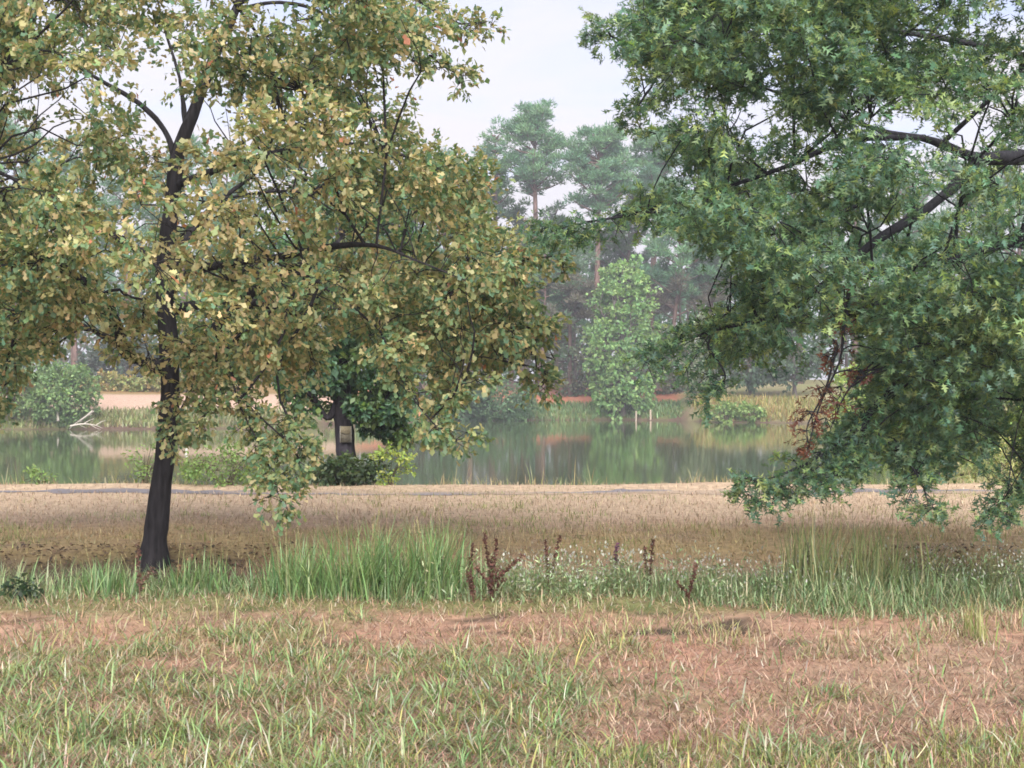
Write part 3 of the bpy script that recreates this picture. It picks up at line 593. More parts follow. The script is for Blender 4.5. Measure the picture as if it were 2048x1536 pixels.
# ------------------------------------------------------------------ far shore
def pine(px, base_py, Y, top_py, wpx, frac, seed, label, group=None, pal=None, dens=1.0, dead=True, brown=None, tx=None, name='pine_tree'):
    R = np.random.default_rng(seed); x = (px - 1024) / F * Y; b = np.array([x, Y, float(gz(x, Y)) - 0.1]); H = CAMZ - (top_py - 768) / F * Y - b[2]; W = wpx / F * Y / 2
    bend = R.normal(0, 0.02 * H, 2) if tx is None else np.array([(tx - px) / F * Y, 0.0])
    root = thing(name, label, 'tree', b, group); ta = Acc(); ca = Acc()
    r0 = 0.016 * H; tp = spline(np.array([[*b, r0], [*(b + np.array([bend[0] * .3, bend[1] * .3, H * .35])), r0 * .8], [*(b + np.array([bend[0], bend[1], H * .7])), r0 * .5], [*(b + np.array([bend[0] * .9, bend[1], H * .99])), r0 * .12]]), 16)
    bark = np.array([.13, .085, .075]); tube(ta, tp[:, :3], tp[:, 3], bark, 7, 0.12, seed)
    pal = np.asarray(pal if pal is not None else [[.060, .105, .060], [.075, .125, .070], [.05, .09, .06]])
    zb = frac * H; nl = int(38 * dens) + 6
    for i in range(nl):
        f = (i + R.random()) / nl; z = zb + (H - zb) * f; a = R.random() * 6.28
        prof = math.sin(math.pi * min(1.0, 0.16 + 0.80 * f ** 0.8)) ** 0.6; L = W * prof * R.uniform(0.55, 1.08)
        k = int(z / H * 15); p0 = tp[min(k, 15), :3].copy(); p0[2] = b[2] + z - 0.18 * L
        tip = p0 + np.array([math.cos(a) * L, math.sin(a) * L, R.uniform(0.25, 0.8) * L]); mid = (p0 + tip) / 2 + np.array([0, 0, -.06 * L])
        tube(ta, spline([p0, mid, tip], 5), np.linspace(0.028 * H * 0.16 + 0.02, 0.015, 5), bark, 4)
        for t in (np.array([0.55, 0.8, 1.0]) if L > 1.0 else np.array([1.0])):
            c = p0 + (tip - p0) * t + R.normal(0, 0.12 * W, 3) * 0.6; r = R.uniform(0.11, 0.2) * W + 0.25; n = int(95 * (r / 0.75) ** 2) + 20
            dirs = sph(n, R); dirs[:, 2] = np.abs(dirs[:, 2]) * 0.9 - 0.15; pos = c + dirs * (r * R.random(n) ** 0.5)[:, None] * np.array([1, 1, 1.1])
            col = pal[R.integers(0, len(pal))]
            if brown is not None and f < brown: col = np.array([.10, .095, .078]) * R.uniform(.8, 1.2)
            cards(ca, NEEDLE[0], NEEDLE[1], pos, dirs + sph(n, R) * .5 + np.array([0, 0, .25]), sph(n, R), np.full(n, 0.34) * R.uniform(.7, 1.3, n), jitter(col * 1.5, n, .2, .05, R), np.full(n, 0.30))
    if dead:
        for i in range(9):
            z = H * R.uniform(0.28, frac + 0.05); a = R.random() * 6.28; L = W * R.uniform(.3, .75); p0 = tp[int(z / H * 15), :3].copy(); p0[2] = b[2] + z
            tube(ta, np.array([p0, p0 + np.array([math.cos(a) * L * .5, math.sin(a) * L * .5, .04 * L]), p0 + np.array([math.cos(a) * L, math.sin(a) * L, -.05 * L])]), [.04, .03, .012], bark * .8, 4)
    ta.build('trunk', M_FARBARK, root, True); tag(ca.build('crown', M_FAR, root), kind='stuff'); return root

def fartree(px, base_py, Y, top_py, wpx, seed, label, pal, leaf=0.22, ncl=70, per=95, frac=0.1, name='broadleaf_tree', group=None, shape=0.8, rr=None, lean=0.0, barkcol=(.10, .085, .08)):
    R = np.random.default_rng(seed); x = (px - 1024) / F * Y; b = np.array([x, Y, float(gz(x, Y)) - 0.1]); H = CAMZ - (top_py - 768) / F * Y - b[2]; W = wpx / F * Y / 2
    st = [np.array([[*b, .022 * H], [*(b + np.array([lean * .4, 0, H * .4])), .016 * H], [*(b + np.array([lean, 0, H * .95])), .003 * H]])]
    for i in range(6):
        a = R.random() * 6.28; z0 = H * R.uniform(.15, .5); st.append(np.array([[*(b + np.array([lean * z0 / H, 0, z0])), .01 * H], [*(b + np.array([math.cos(a) * W * .35, math.sin(a) * W * .35, z0 + .15 * H])), .007 * H], [*(b + np.array([math.cos(a) * W * .7, math.sin(a) * W * .7, min(H * .9, z0 + .3 * H)])), .003 * H]]))
    cl = []; rr = rr or (0.10 * W + 0.35, 0.20 * W + 0.45)
    for i in range(ncl):
        f = R.random(); z = H * (frac + (0.97 - frac) * f); a = R.random() * 6.28; prof = max(0.12, math.sin(math.pi * (0.12 + 0.83 * f)) ** shape); k = (0.3 + 0.7 * R.random()) ** 0.5
        cl.append((b + np.array([lean * z / H + math.cos(a) * W * prof * k * .92, math.sin(a) * W * prof * k * .8, z]), R.uniform(*rr) * (0.7 + .3 * prof), R.uniform(.6, 1.3)))
    return leafy(name, label, 'tree', b, st, cl, leaf, M_FAR, barkcol, M_FARBARK, seed, pal, per, group=group, tmpl=DIAM, sides=6, width=1.2, twig=True)

PB = [[.085, .17, .10], [.11, .195, .11], [.075, .15, .10]]
pine(1078, 800, 122, 224, 140, .70, 101, 'tall round-crowned pine standing clear against the sky', pal=PB, dens=1.1, tx=1070)
pine(1192, 800, 119, 262, 140, .69, 102, 'full-crowned pine just right of the tallest pine', pal=PB, dens=1.4)
pine(1300, 800, 124, 275, 150, .66, 103, 'tall pine half hidden behind the tip of the green oak', pal=PB, dens=1.2)
pine(985, 800, 126, 266, 90, .66, 104, 'thin-topped pine rising beside the edge of the tan oak', pal=PB, dens=0.7)
pine(1140, 800, 113, 470, 120, .45, 105, 'shorter bluish pine left of the pale columnar tree', pal=[[.075, .13, .085], [.09, .145, .095]], brown=.35)
pine(1085, 800, 112, 500, 120, .35, 106, 'low bluish pine with brown lower boughs beside the tan oak', pal=[[.075, .14, .085], [.09, .155, .095]], brown=.25)
pine(1215, 800, 132, 440, 110, .5, 107, 'thin distant pine seen through the gap above the columnar tree', dens=.5)
pine(1340, 800, 116, 440, 150, .45, 108, 'reddish-barked pine with brown lower boughs right of the columnar tree', pal=PB, brown=.2)
pine(1420, 800, 118, 400, 160, .45, 109, 'bluish pine behind the grey willow', pal=[[.08, .13, .095], [.09, .14, .10]], brown=.1)
pine(1045, 800, 115, 600, 90, .25, 110, 'brown-boughed young pine above the dark shore bush', pal=[[.075, .10, .07]], brown=.7, dens=.8)
pine(1112, 800, 130, 420, 110, .45, 111, 'distant pine filling in below the gap between the two tallest pines', dens=.8)
pine(1268, 800, 129, 400, 120, .45, 112, 'distant pine behind the top of the columnar tree', dens=.8)
pine(1022, 800, 127, 410, 100, .5, 113, 'sparse distant pine left of the tallest pine trunk', dens=.6)
hp = 'pines behind the tan oak'; lab = 'far-shore pine glimpsed through the leaves of the tan oak'
for i, (px, top, wp, Y) in enumerate([(-60, 225, 170, 108), (35, 235, 170, 112), (150, 300, 150, 110), (260, 330, 160, 114), (370, 290, 150, 116), (480, 320, 160, 112), (590, 300, 150, 118), (700, 330, 160, 114), (800, 380, 150, 122), (890, 330, 150, 121), (940, 420, 130, 116)]):
    pine(px, 800, Y, top, wp, .5, 120 + i, lab, hp, pal=PB, dens=0.55)
hp = 'pines behind the green oak'; lab = 'far-shore pine glimpsed through the leaves of the green oak'
for i, (px, top, wp, Y) in enumerate([(1500, 340, 160, 116), (1600, 360, 160, 118), (1710, 330, 160, 112), (1820, 350, 170, 108), (1930, 330, 170, 104), (2050, 340, 170, 100)]):
    pine(px, 800, Y, top, wp, .45, 140 + i, lab, hp, pal=PB, dens=0.55)
fartree(1245, 838, 107.8, 520, 150, 150, 'pale green columnar tree standing at the far waterline', [[.15, .235, .085], [.18, .26, .10], [.12, .205, .085], [.09, .17, .08]], .26, 200, 80, .02, shape=.55, rr=(.35, .95))
fartree(1052, 800, 128, 425, 90, 151, 'brown-leaved tree below the tallest pine', [[.22, .15, .085], [.26, .18, .10]], .24, 50, 80, .4)
fartree(1415, 815, 106.5, 635, 90, 152, 'grey-green willow beside the red bank', [[.16, .19, .13], [.20, .22, .16], [.12, .15, .10]], .22, 60, 90, .03, name='willow_tree', lean=-0.4)
fartree(1500, 812, 105, 620, 150, 153, 'dark green tree on the far shore behind the reed spit', [[.05, .085, .055], [.065, .10, .06]], .22, 90, 85, .22, lean=.3)
fartree(1590, 812, 104, 600, 150, 154, 'dark tree with bare forked stems right of the reed spit', [[.05, .085, .055], [.06, .095, .06]], .22, 80, 85, .22, lean=-.3)
fartree(1345, 800, 113, 660, 120, 155, 'brownish dry undergrowth tree above the right red bank', [[.115, .095, .07], [.08, .13, .075], [.095, .125, .075]], .22, 60, 80, .02)
fartree(1150, 800, 113.5, 600, 110, 156, 'brownish dry tree left of the pale columnar tree', [[.10, .09, .07], [.075, .125, .075], [.085, .12, .075]], .22, 60, 80, .02)
fartree(250, 770, 104, 690, 190, 157, 'dark blue-green thicket behind the left sand slope', [[.045, .06, .055], [.055, .07, .06]], .22, 80, 85, .0, name='thicket')
fartree(420, 770, 104, 660, 190, 158, 'dark thicket seen right of the leaning trunk', [[.05, .075, .055], [.06, .085, .06]], .22, 80, 85, .0, name='thicket')
fartree(560, 790, 103, 600, 170, 159, 'green tree behind the trailing branch of the tan oak', [[.07, .12, .055], [.09, .14, .07]], .22, 80, 85, .05)
fartree(840, 815, 106, 640, 170, 160, 'green tree at the waterline right of the tree with the notice', [[.06, .105, .06], [.08, .12, .07]], .22, 80, 85, .02)
shrub('shore_bush', 'dark green bush overhanging the far water beside the tan oak', 1000, 838, 105.5, 170, 95, 161, [[.05, .09, .05], [.07, .12, .06]], .2, 8, 90, 70)
shrub('shore_bush', 'low dark bush on the far waterline left of the columnar tree', 925, 838, 105, 110, 80, 162, [[.055, .10, .06], [.075, .12, .07]], .2, 8, 80, 50)
shrub('willow_bush', 'round green willow bush leaning over the water at the left', 125, 862, 85.5, 150, 125, 163, [[.11, .17, .07], [.14, .20, .08], [.085, .14, .06]], .2, 8, 90, 100)
shrub('shore_bush', 'green bush at the left edge beside the willow bush', 20, 860, 86, 110, 120, 164, [[.10, .15, .06], [.13, .18, .08]], .2, 8, 80, 60)
shrub('reed_clump', 'small bright green bush on the tip of the reed spit', 1450, 845, 100.3, 50, 48, 165, GA, .2, 6, 50, 26)
shrub('reed_clump', 'green waterside plant in the middle of the reed spit', 1500, 842, 100.2, 60, 38, 166, GA, .2, 6, 50, 24)
for i, (px, wp, hpx) in enumerate([(215, 90, 34), (275, 90, 30), (340, 100, 34), (420, 110, 34)]):
    shrub('bracken_patch', ['yellowing bracken above the sand slope next to the willow bush', 'brown-tinged bracken above the sand slope left of the leaning trunk', 'bracken directly behind the leaning trunk', 'bracken above the sand slope right of the leaning trunk'][i], px, 796, 96, wp, hpx, 170 + i, [[.19, .19, .07], [.22, .15, .07], [.13, .17, .06]], .2, 6, 50, 36)

# the wood behind, one mass
def wood():
    R = np.random.default_rng(200); a = Acc(); n = 56000
    x = R.uniform(-75, 70, n); y = R.uniform(134, 162, n) - np.clip(x - 20, 0, 40) * 0.9; top = 9.5 + 7 * (fbm(x, y * 0.3, 0.16, 61)) + 2.5 * (x < -14) ; 
    clr = sm(9.6, 7.0, np.abs(x - 4.5)); top = top + 0.6 * clr
    z = 1.6 + (top - 1.6) * R.random(n) ** 0.8
    keep = fbm(x * 1.0 + z * .3, z, 0.55, 63) + 0.3 * (1 - z / 14) > 0.36
    x, y, z = x[keep], y[keep], z[keep]; n = len(x)
    t = fbm(x, z, 0.22, 64) + R.normal(0, .06, n); c = lerp(np.array([.06, .12, .07]) * np.ones((n, 3)), np.array([.12, .10, .08]), sm(.5, .7, t) * (z < 8))
    cards(a, DIAM[0], DIAM[1], np.stack([x, y, z], 1), sph(n, R), sph(n, R), R.uniform(.5, .9, n), jitter(c * 1.7, n, .22, .05, R), np.full(n, .9))
    for i in range(90):
        xx = R.uniform(-70, 60); yy = R.uniform(128, 140) - max(0, min(40, xx - 20)) * .9; h = R.uniform(8, 15); tube(a, np.array([[xx, yy, 1.0], [xx + R.normal(0, .2), yy, h * .5], [xx + R.normal(0, .4), yy, h]]), [.16, .13, .05], np.array([.11, .08, .075]), 5)
    return a.build('distant_wood', M_FAR)
tag(wood(), 'dense mixed wood filling the far shore behind the pines', 'wood', kind='stuff')

# posts, stake and dead branches
def post(label, px, py_top, Y, zb, wd, col, seed, group=None):
    R = np.random.default_rng(seed); x = (px - 1024) / F * Y; zt = CAMZ - (py_top - 768) / F * Y; r = wd / 2
    root = thing('wooden_post', label, 'post', (x, Y, zb), group); a = Acc(); tube(a, np.array([[x, Y, zb], [x + .01, Y, zb + (zt - zb) * .5], [x + .03 * R.normal(), Y, zt - r * .6]]), [r * 1.05, r, r * .97], col, 8, .1, seed); sh = a.build('shaft', M_WOOD, root)
    a = Acc(); tube(a, np.array([[x + .01, Y, zt - r * .6], [x + .01, Y, zt]]), [r * .96, r * .45], np.asarray(col) * 1.25, 8); a.build('chamfered_top', M_WOOD, root).parent = sh
post('left one of two short pale posts at the far waterline', 1272, 822, 106.0, -1.3, .14, (.30, .25, .20), 301)
post('right one of two short pale posts at the far waterline', 1301, 820, 106.2, -1.3, .14, (.34, .28, .22), 302)
post('pale stake standing in the water right of the leaning trunk', 373, 868, 63.0, -1.6, .11, (.55, .53, .50), 303)
def deadbranch(label, pts, Y, r, col):
    p = np.array([P(x, y, Y + 0.3 * i) for i, (x, y) in enumerate(pts)]); root = thing('dead_branch', label, 'branch', p[0], 'bleached branches at the left waterline'); a = Acc(); s = spline(p, 12); tube(a, s, np.linspace(r, r * .25, 12), col, 6, .15, 5); lm = a.build('limb', M_WOOD, root)
    b = Acc()
    for k, sg in ((4, 1), (6, -1), (8, 1)): tube(b, np.array([s[k], s[k] + np.array([.25, .1, .18 * sg]), s[k] + np.array([.55, .15, .30 * sg])]), [r * .5, r * .35, r * .12], col, 4)
    b.build('side_twig', M_WOOD, root).parent = lm
deadbranch('long bleached branch slanting down out of the willow bush', [(186, 822), (165, 838), (147, 850), (135, 862)], 84.2, .07, (.42, .38, .34))
deadbranch('bleached branch lying level on the water by the willow bush', [(140, 852), (165, 848), (188, 850), (205, 856)], 83.8, .06, (.40, .36, .32))
deadbranch('short pale dead stem upright in the willow bush', [(116, 842), (115, 815), (113, 785)], 84.6, .08, (.36, .33, .29))

# ------------------------------------------------------------------ grasses
def blades(acc, x, y, L, W, th0, curl, col, head=None, R=rng, z=None, seg=3, tipcol=None):
    n = len(x); z = gz(x, y) - 0.01 if z is None else z; head = R.random(n) * 6.283 if head is None else head
    hx, hy = np.cos(head), np.sin(head); base = np.stack([x, y, z], 1); sx = np.stack([-hy, hx, 0 * hx], 1)
    p = [base]; 
    for k in range(seg):
        th = th0 + curl * (k + .5) / seg; p.append(p[-1] + (L / seg)[:, None] * np.stack([np.sin(th) * hx, np.sin(th) * hy, np.cos(th)], 1))
    ws = [1.0, .95, .7][:seg] if seg == 3 else [1.0, .8]
    rows = []
    for k in range(seg): rows += [p[k] - sx * (W * ws[k] / 2)[:, None], p[k] + sx * (W * ws[k] / 2)[:, None]]
    rows.append(p[seg]); m = len(rows); v = np.stack(rows, 1)
    q = np.array([[2 * k, 2 * k + 1, 2 * k + 3, 2 * k + 2] for k in range(seg - 1)]); t = np.array([[2 * seg - 2, 2 * seg - 1, 2 * seg]])
    off = (np.arange(n) * m)[:, None, None]; n0 = acc.n
    acc.add(v.reshape(-1, 3), (q[None] + off).reshape(-1, 4), np.repeat(col, m, axis=0))
    acc.li.append(((t[None] + off).reshape(-1) + n0)); acc.fs.append(np.full(n, 3))

def spots(n, y0, y1, R, margin=1.12, p=1.0):
    """random ground spots in the wedge the view covers, even in picture height"""
    u = R.random(n); y = 1 / (1 / y1 + (1 / y0 - 1 / y1) * u ** p); x = R.uniform(-1, 1, n) * (y * 1024 / F * margin + 0.3); return x, y

GR = np.array([[.13, .19, .06], [.19, .265, .10], [.20, .25, .10], [.145, .22, .10]]); PALE = np.array([.50, .47, .36]); STR = np.array([[.27, .175, .13], [.22, .13, .098], [.36, .275, .21], [.12, .075, .058], [.30, .18, .125]])
RG = np.random.default_rng(500)
# dry litter over the near lawn
def bare(x, y):
    return np.maximum(sm(.66, .74, fbm(x, y, 1.9, 95)), np.exp(-(((x + 1.62) / .34) ** 2 + ((y - 6.68) / .17) ** 2) ** 2))
a = Acc(); x, y = spots(80000, 5.6, 11.4, RG, p=0.9); kp = RG.random(len(x)) > .8 * bare(x, y); x, y = x[kp], y[kp]; n = len(x)
blades(a, x, y, RG.uniform(.035, .13, n), RG.uniform(.0024, .006, n), RG.uniform(.85, 1.52, n), RG.uniform(-.3, .6, n), jitter(STR[RG.integers(0, 5, n)], n, .3, .06, RG), R=RG, z=gz(x, y) + RG.uniform(0, .025, n), seg=2)
tag(a.build('dry_grass', M_DRY), 'reddish dead mown grass lying over the near lawn', 'grass', kind='stuff')
# living grass of the near lawn, in tufts
a = Acc(); x, y = spots(3000, 5.6, 11.0, RG); g = green_mask(x, y); kp = RG.random(len(x)) < 0.13 + 0.55 * g; x, y, g = x[kp], y[kp], g[kp]
cnt = (RG.uniform(6, 34, len(x)) * (0.30 + g)).astype(int); bx = np.repeat(x, cnt); by = np.repeat(y, cnt); n = len(bx); sz = np.repeat(RG.uniform(.6, 1.3, len(x)), cnt); tc_ = np.repeat(RG.random(len(x)), cnt)
rad = RG.random(n) ** .7 * .11 * sz; an = RG.random(n) * 6.283; bx = bx + np.cos(an) * rad; by = by + np.sin(an) * rad
c = jitter(lerp(GR[1], GR[3], tc_), n, .22, .07, RG); wl = RG.random(n); c = np.where((wl < .10)[:, None], jitter(np.array([[.40, .37, .28], [.33, .36, .26], [.36, .37, .30]])[RG.integers(0, 3, n)], n, .15, .04, RG), np.where((wl < .25)[:, None], jitter(np.array([.28, .27, .10]), n, .2, .05, RG), c))
blades(a, bx, by, RG.uniform(.06, .20, n) * sz, RG.uniform(.004, .011, n), RG.uniform(.15, 1.15, n), RG.uniform(.5, 2.0, n), c, head=an + RG.normal(0, .7, n), R=RG)
x, y = spots(9000, 5.6, 6.9, RG); n = len(x); kp = fbm(x, y, 1.7, 25) > .42; x, y = x[kp], y[kp]; n = len(x)
blades(a, x, y, RG.uniform(.05, .12, n), RG.uniform(.003, .006, n), RG.uniform(0, .4, n), RG.uniform(0, .7, n), jitter(np.array([.24, .27, .085]), n, .25, .08, RG), R=RG)
x, y = spots(12000, 5.8, 11.0, RG); kp = RG.random(len(x)) < .15 + .85 * green_mask(x, y); x, y = x[kp], y[kp]; n = len(x)
blades(a, x, y, RG.uniform(.05, .13, n), RG.uniform(.004, .008, n), RG.uniform(.3, 1.3, n), RG.uniform(.2, 1.2, n), jitter(np.array([[.22, .23, .09], [.36, .30, .17], [.15, .2, .07]])[RG.integers(0, 3, n)], n, .25, .06, RG), R=RG)
x, y = spots(2200, 5.6, 11.2, RG); n = len(x)
blades(a, x, y, RG.uniform(.03, .09, n), RG.uniform(.004, .010, n), RG.uniform(.5, 1.4, n), RG.uniform(-1.5, 1.8, n), jitter(np.array([.38, .33, .27]), n, .15, .04, RG), R=RG, z=gz(x, y) + RG.uniform(0, .04, n))
x, y = spots(900, 8.6, 11.4, RG); k = fbm(x, y, 1.4, 97) > .40; x, y = x[k], y[k]; cnt = RG.integers(5, 16, len(x)); x, y = np.repeat(x, cnt), np.repeat(y, cnt); n = len(x); x = x + RG.normal(0, .06, n); y = y + RG.normal(0, .06, n)
blades(a, x, y, RG.uniform(.05, .17, n), RG.uniform(.004, .009, n), RG.uniform(.1, 1.1, n), RG.uniform(.1, 1.4, n), jitter(np.array([[.33, .26, .16], [.27, .26, .12], [.36, .27, .18], [.20, .24, .10]])[RG.integers(0, 4, n)], n, .22, .06, RG), R=RG)
tag(a.build('lawn_grass', M_GRASS), 'green tufts of grass scattered through the near lawn', 'grass', kind='stuff')
# the unmown strip along the ditch
a = Acc(); x, y = spots(30000, 9.6, 12.5, RG, p=1.0); n = len(x); px = 1024 + x / y * F; ed = 10.8 + 1.7 * (fbm(x, 0 * x, .7, 73) - .5) + 1.2 * (fbm(x, y, 1.6, 74) - .5) - .35 * RG.random(len(x)); kp = y > ed; x, y, px, ed = x[kp], y[kp], px[kp], ed[kp]; n = len(x)
h = (.16 + .20 * fbm(x, y, 1.2, 71)) * np.where(px < 560, .75, np.where(px > 930, .72, 1.0)) * (.35 + .65 * sm(0, .7, y - ed))
kp = RG.random(n) < np.where(px < 300, .5, 1.0); x, y, h, px = x[kp], y[kp], h[kp], px[kp]; n = len(x)
c = jitter(np.array([[.15, .225, .10], [.18, .25, .12], [.23, .27, .15], [.135, .21, .105], [.30, .285, .18]])[RG.integers(0, 5, n)], n, .22, .06, RG)
blades(a, x, y, h * RG.uniform(.6, 1.5, n) + .03, RG.uniform(.005, .011, n), RG.uniform(.05, .6, n), RG.uniform(.2, 1.4, n), c, R=RG)
tag(a.build('verge_grass', M_GRASS), 'unmown green grass strip running along the ditch', 'grass', kind='stuff')

def clumpgrass(label, px, py, Y, wpx, hpx, n, seed, pal, wid=(.006, .013), lean=.22, curl=(.1, .9)):
    R = np.random.default_rng(seed); b = P(px, py, Y); W = wpx / F * Y / 2; H = hpx / F * Y; b[2] = float(gz(b[0], b[1])); root = thing('tall_grass_clump', label, 'grass', b); a = Acc()
    x = b[0] + R.normal(0, .45, n) * W; y = b[1] + R.normal(0, .14, n); e = np.exp(-((x - b[0]) / (W * 1.0)) ** 2)
    blades(a, x, y, H * R.uniform(.45, 1.12, n) * (.55 + .45 * e), R.uniform(*wid, n), np.abs(R.normal(0, lean, n)), R.uniform(*curl, n), jitter(np.asarray(pal)[R.integers(0, len(pal), n)], n, .2, .06, R), R=R)
    tag(a.build('blades', M_GRASS, root), kind='stuff')
    s = Acc()
    for i in range(max(4, n // 60)):
        x0 = b[0] + R.normal(0, .4) * W; y0 = b[1] + R.normal(0, .12); z0 = float(gz(x0, y0)); hh = H * R.uniform(.8, 1.25); l = R.normal(0, .14) ; p = np.array([[x0, y0, z0], [x0 + l * hh * .4, y0, z0 + hh * .6], [x0 + l * hh, y0, z0 + hh]]); tube(s, p, [.003, .0025, .0015], (.34, .30, .15), 3)
        m = 14; t = R.uniform(.78, 1.0, m)[:, None]; q = p[1] + (p[2] - p[1]) * ((t - .6) / .4); cards(s, DIAM[0], DIAM[1], q, sph(m, R) * .4 + np.array([l, 0, 1.0]), sph(m, R), np.full(m, .016), jitter(np.array([.27, .24, .13]), m, .2, .05, R))
    s.build('seed_stalk', M_DRY, root)
TG = [[.135, .235, .085], [.165, .26, .10], [.12, .21, .09], [.22, .28, .125]]
clumpgrass('tall bright green grass clump left of the big rust-brown dock', 730, 1195, 11.2, 290, 172, 520, 601, TG, lean=.30, curl=(.1, 1.2))
clumpgrass('tall green grass clump between the tan oak and the big dock', 590, 1190, 11.3, 150, 130, 260, 602, TG)
clumpgrass('bright grass clump right beside the big rust-brown dock', 860, 1190, 11.3, 170, 165, 360, 603, TG)
clumpgrass('tall olive grass clump in the strip at the right', 1630, 1180, 11.2, 150, 190, 300, 604, [[.17, .21, .09], [.22, .24, .11], [.14, .19, .085], [.28, .26, .14]], lean=.16, curl=(0, .6))
clumpgrass('feathery olive grass clump right of the tallest right clump', 1745, 1175, 11.4, 140, 180, 240, 605, [[.20, .23, .10], [.26, .26, .13], [.15, .21, .085]], lean=.28)
clumpgrass('long arching reed-like grass by the right end of the ditch', 1850, 1185, 11.5, 160, 200, 46, 606, [[.24, .27, .11], [.30, .29, .14]], lean=.55, curl=(.5, 1.4))
clumpgrass('arching grass blades at the right edge over the ditch', 1990, 1180, 11.5, 140, 170, 40, 607, [[.24, .27, .11], [.30, .29, .14]], lean=.5, curl=(.5, 1.4))
clumpgrass('short green grass clump at the foot of the leaning oak', 400, 1190, 11.6, 190, 95, 220, 608, TG)
clumpgrass('green grass clump left of the leaning oak foot', 215, 1185, 11.4, 160, 85, 200, 609, TG)
clumpgrass('thin upright yellow-green tuft standing alone in the dry lawn at right', 1950, 1275, 9.4, 50, 85, 40, 610, [[.25, .25, .10], [.20, .23, .08]], lean=.15)

# whitish flowering weeds in the strip
def weeds():
    R = np.random.default_rng(620); a = Acc(); n = 1150
    x, y = spots(n, 10.75, 12.1, R); px = 1024 + x / y * F; k = (px > 960) | ((px > 800) & (R.random(n) < .2)); k &= fbm(x, y, 1.3, 79) > .36; x, y = x[k], y[k]; n = len(x); h = R.uniform(.16, .34, n); z = gz(x, y)
    m = 16; px_ = np.repeat(x, m) + R.normal(0, .05, n * m); py_ = np.repeat(y, m) + R.normal(0, .04, n * m); f = R.random(n * m); pz = np.repeat(z, m) + np.repeat(h, m) * f
    cards(a, DIAM[0], DIAM[1], np.stack([px_, py_, pz], 1), sph(n * m, R) + np.array([0, 0, .5]), sph(n * m, R) * .6 + np.array([0, 0, .8]), R.uniform(.025, .06, n * m), jitter(np.array([[.22, .31, .16], [.29, .36, .22], [.18, .28, .12], [.30, .31, .19]])[R.integers(0, 4, n * m)], n * m, .25, .06, R), np.full(n * m, .38))
    m = 5; px_ = np.repeat(x, m) + R.normal(0, .05, n * m); py_ = np.repeat(y, m) + R.normal(0, .04, n * m); pz = np.repeat(z + h, m) + R.normal(-.02, .06, n * m); w_ = (1024 + px_ / py_ * F) > 1000
    px_, py_, pz = px_[w_], py_[w_], pz[w_]; q = len(px_)
    cards(a, DIAM[0], DIAM[1], np.stack([px_, py_, pz], 1), sph(q, R) * .5 + np.array([0, 0, 1]), sph(q, R), R.uniform(.013, .030, q), jitter(np.array([.36, .36, .33]), q, .2, .03, R))
    for i in range(n): tube(a, np.array([[x[i], y[i], z[i]], [x[i] + R.normal(0, .02), y[i], z[i] + h[i]]]), [.002, .0015], (.16, .18, .08), 3)
    return a.build('flowering_weeds', M_GRASS)
tag(weeds(), 'low weeds with tiny greyish white flowers along the ditch strip', 'weeds', kind='stuff')

# leaf litter in the ditch
a = Acc(); x, y = spots(7000, 12.2, 14.7, RG); k = RG.random(len(x)) < np.clip(sm(-1.5, -2.6, x) + .8 * sm(2.8, 3.8, x) + .05, 0, 1); x, y = x[k], y[k]; n = len(x)
cards(a, DIAM[0], DIAM[1], np.stack([x, y, gz(x, y) + RG.uniform(.005, .03, n)], 1), sph(n, RG) * np.array([1, 1, .35]), sph(n, RG) * .5 + np.array([0, 0, 1]), RG.uniform(.03, .065, n), jitter(np.array([[.10, .065, .045], [.14, .09, .06], [.07, .05, .04], [.22, .15, .09]])[RG.integers(0, 4, n)], n, .25, .06, RG))
tag(a.build('leaf_litter', M_DRY), 'dark fallen leaves on the ditch side under the oaks', 'leaf litter', kind='stuff')
# dry turf between ditch and path
a = Acc(); x, y = spots(60000, 13.6, 23.3, RG, p=1.0); n = len(x); tar = (y > 21.65) & (y < 22.25) & (fbm(x * .35, y * 1.6, 1.5, 46) < .48); k = ~tar & (RG.random(n) < np.where((y < 15) & (np.abs(x) > 2.5), .35, 1)); x, y = x[k], y[k]; n = len(x)
mo = sm(17.5, 14.5, y + 3 * (fbm(x, y, .7, 31) - .5)); c = lerp(np.array([[.36, .275, .195], [.31, .23, .165], [.41, .33, .24]])[RG.integers(0, 3, n)], np.array([.33, .27, .11]), mo * .5)
gsp = fbm(x, y, .9, 81) > .62; c = np.where((gsp & (RG.random(n) < .5))[:, None], np.array([.21, .23, .09]), c)
blades(a, x, y, RG.uniform(.04, .11, n), RG.uniform(.005, .011, n), RG.uniform(.2, 1.35, n), RG.uniform(0, .8, n), jitter(c, n, .2, .05, RG), R=RG, seg=2)
x, y = spots(500, 15, 21, RG); k = fbm(x, y, .8, 83) > .5; x, y = np.repeat(x[k], 7), np.repeat(y[k], 7); n = len(x); x = x + RG.normal(0, .05, n); y = y + RG.normal(0, .05, n)
blades(a, x, y, RG.uniform(.06, .16, n), RG.uniform(.005, .01, n), RG.uniform(0, .8, n), RG.uniform(0, .8, n), jitter(np.array([.24, .25, .10]), n, .25, .06, RG), R=RG, seg=2)
tag(a.build('bank_turf', M_DRY), 'parched straw-coloured turf between the ditch and the path', 'grass', kind='stuff')
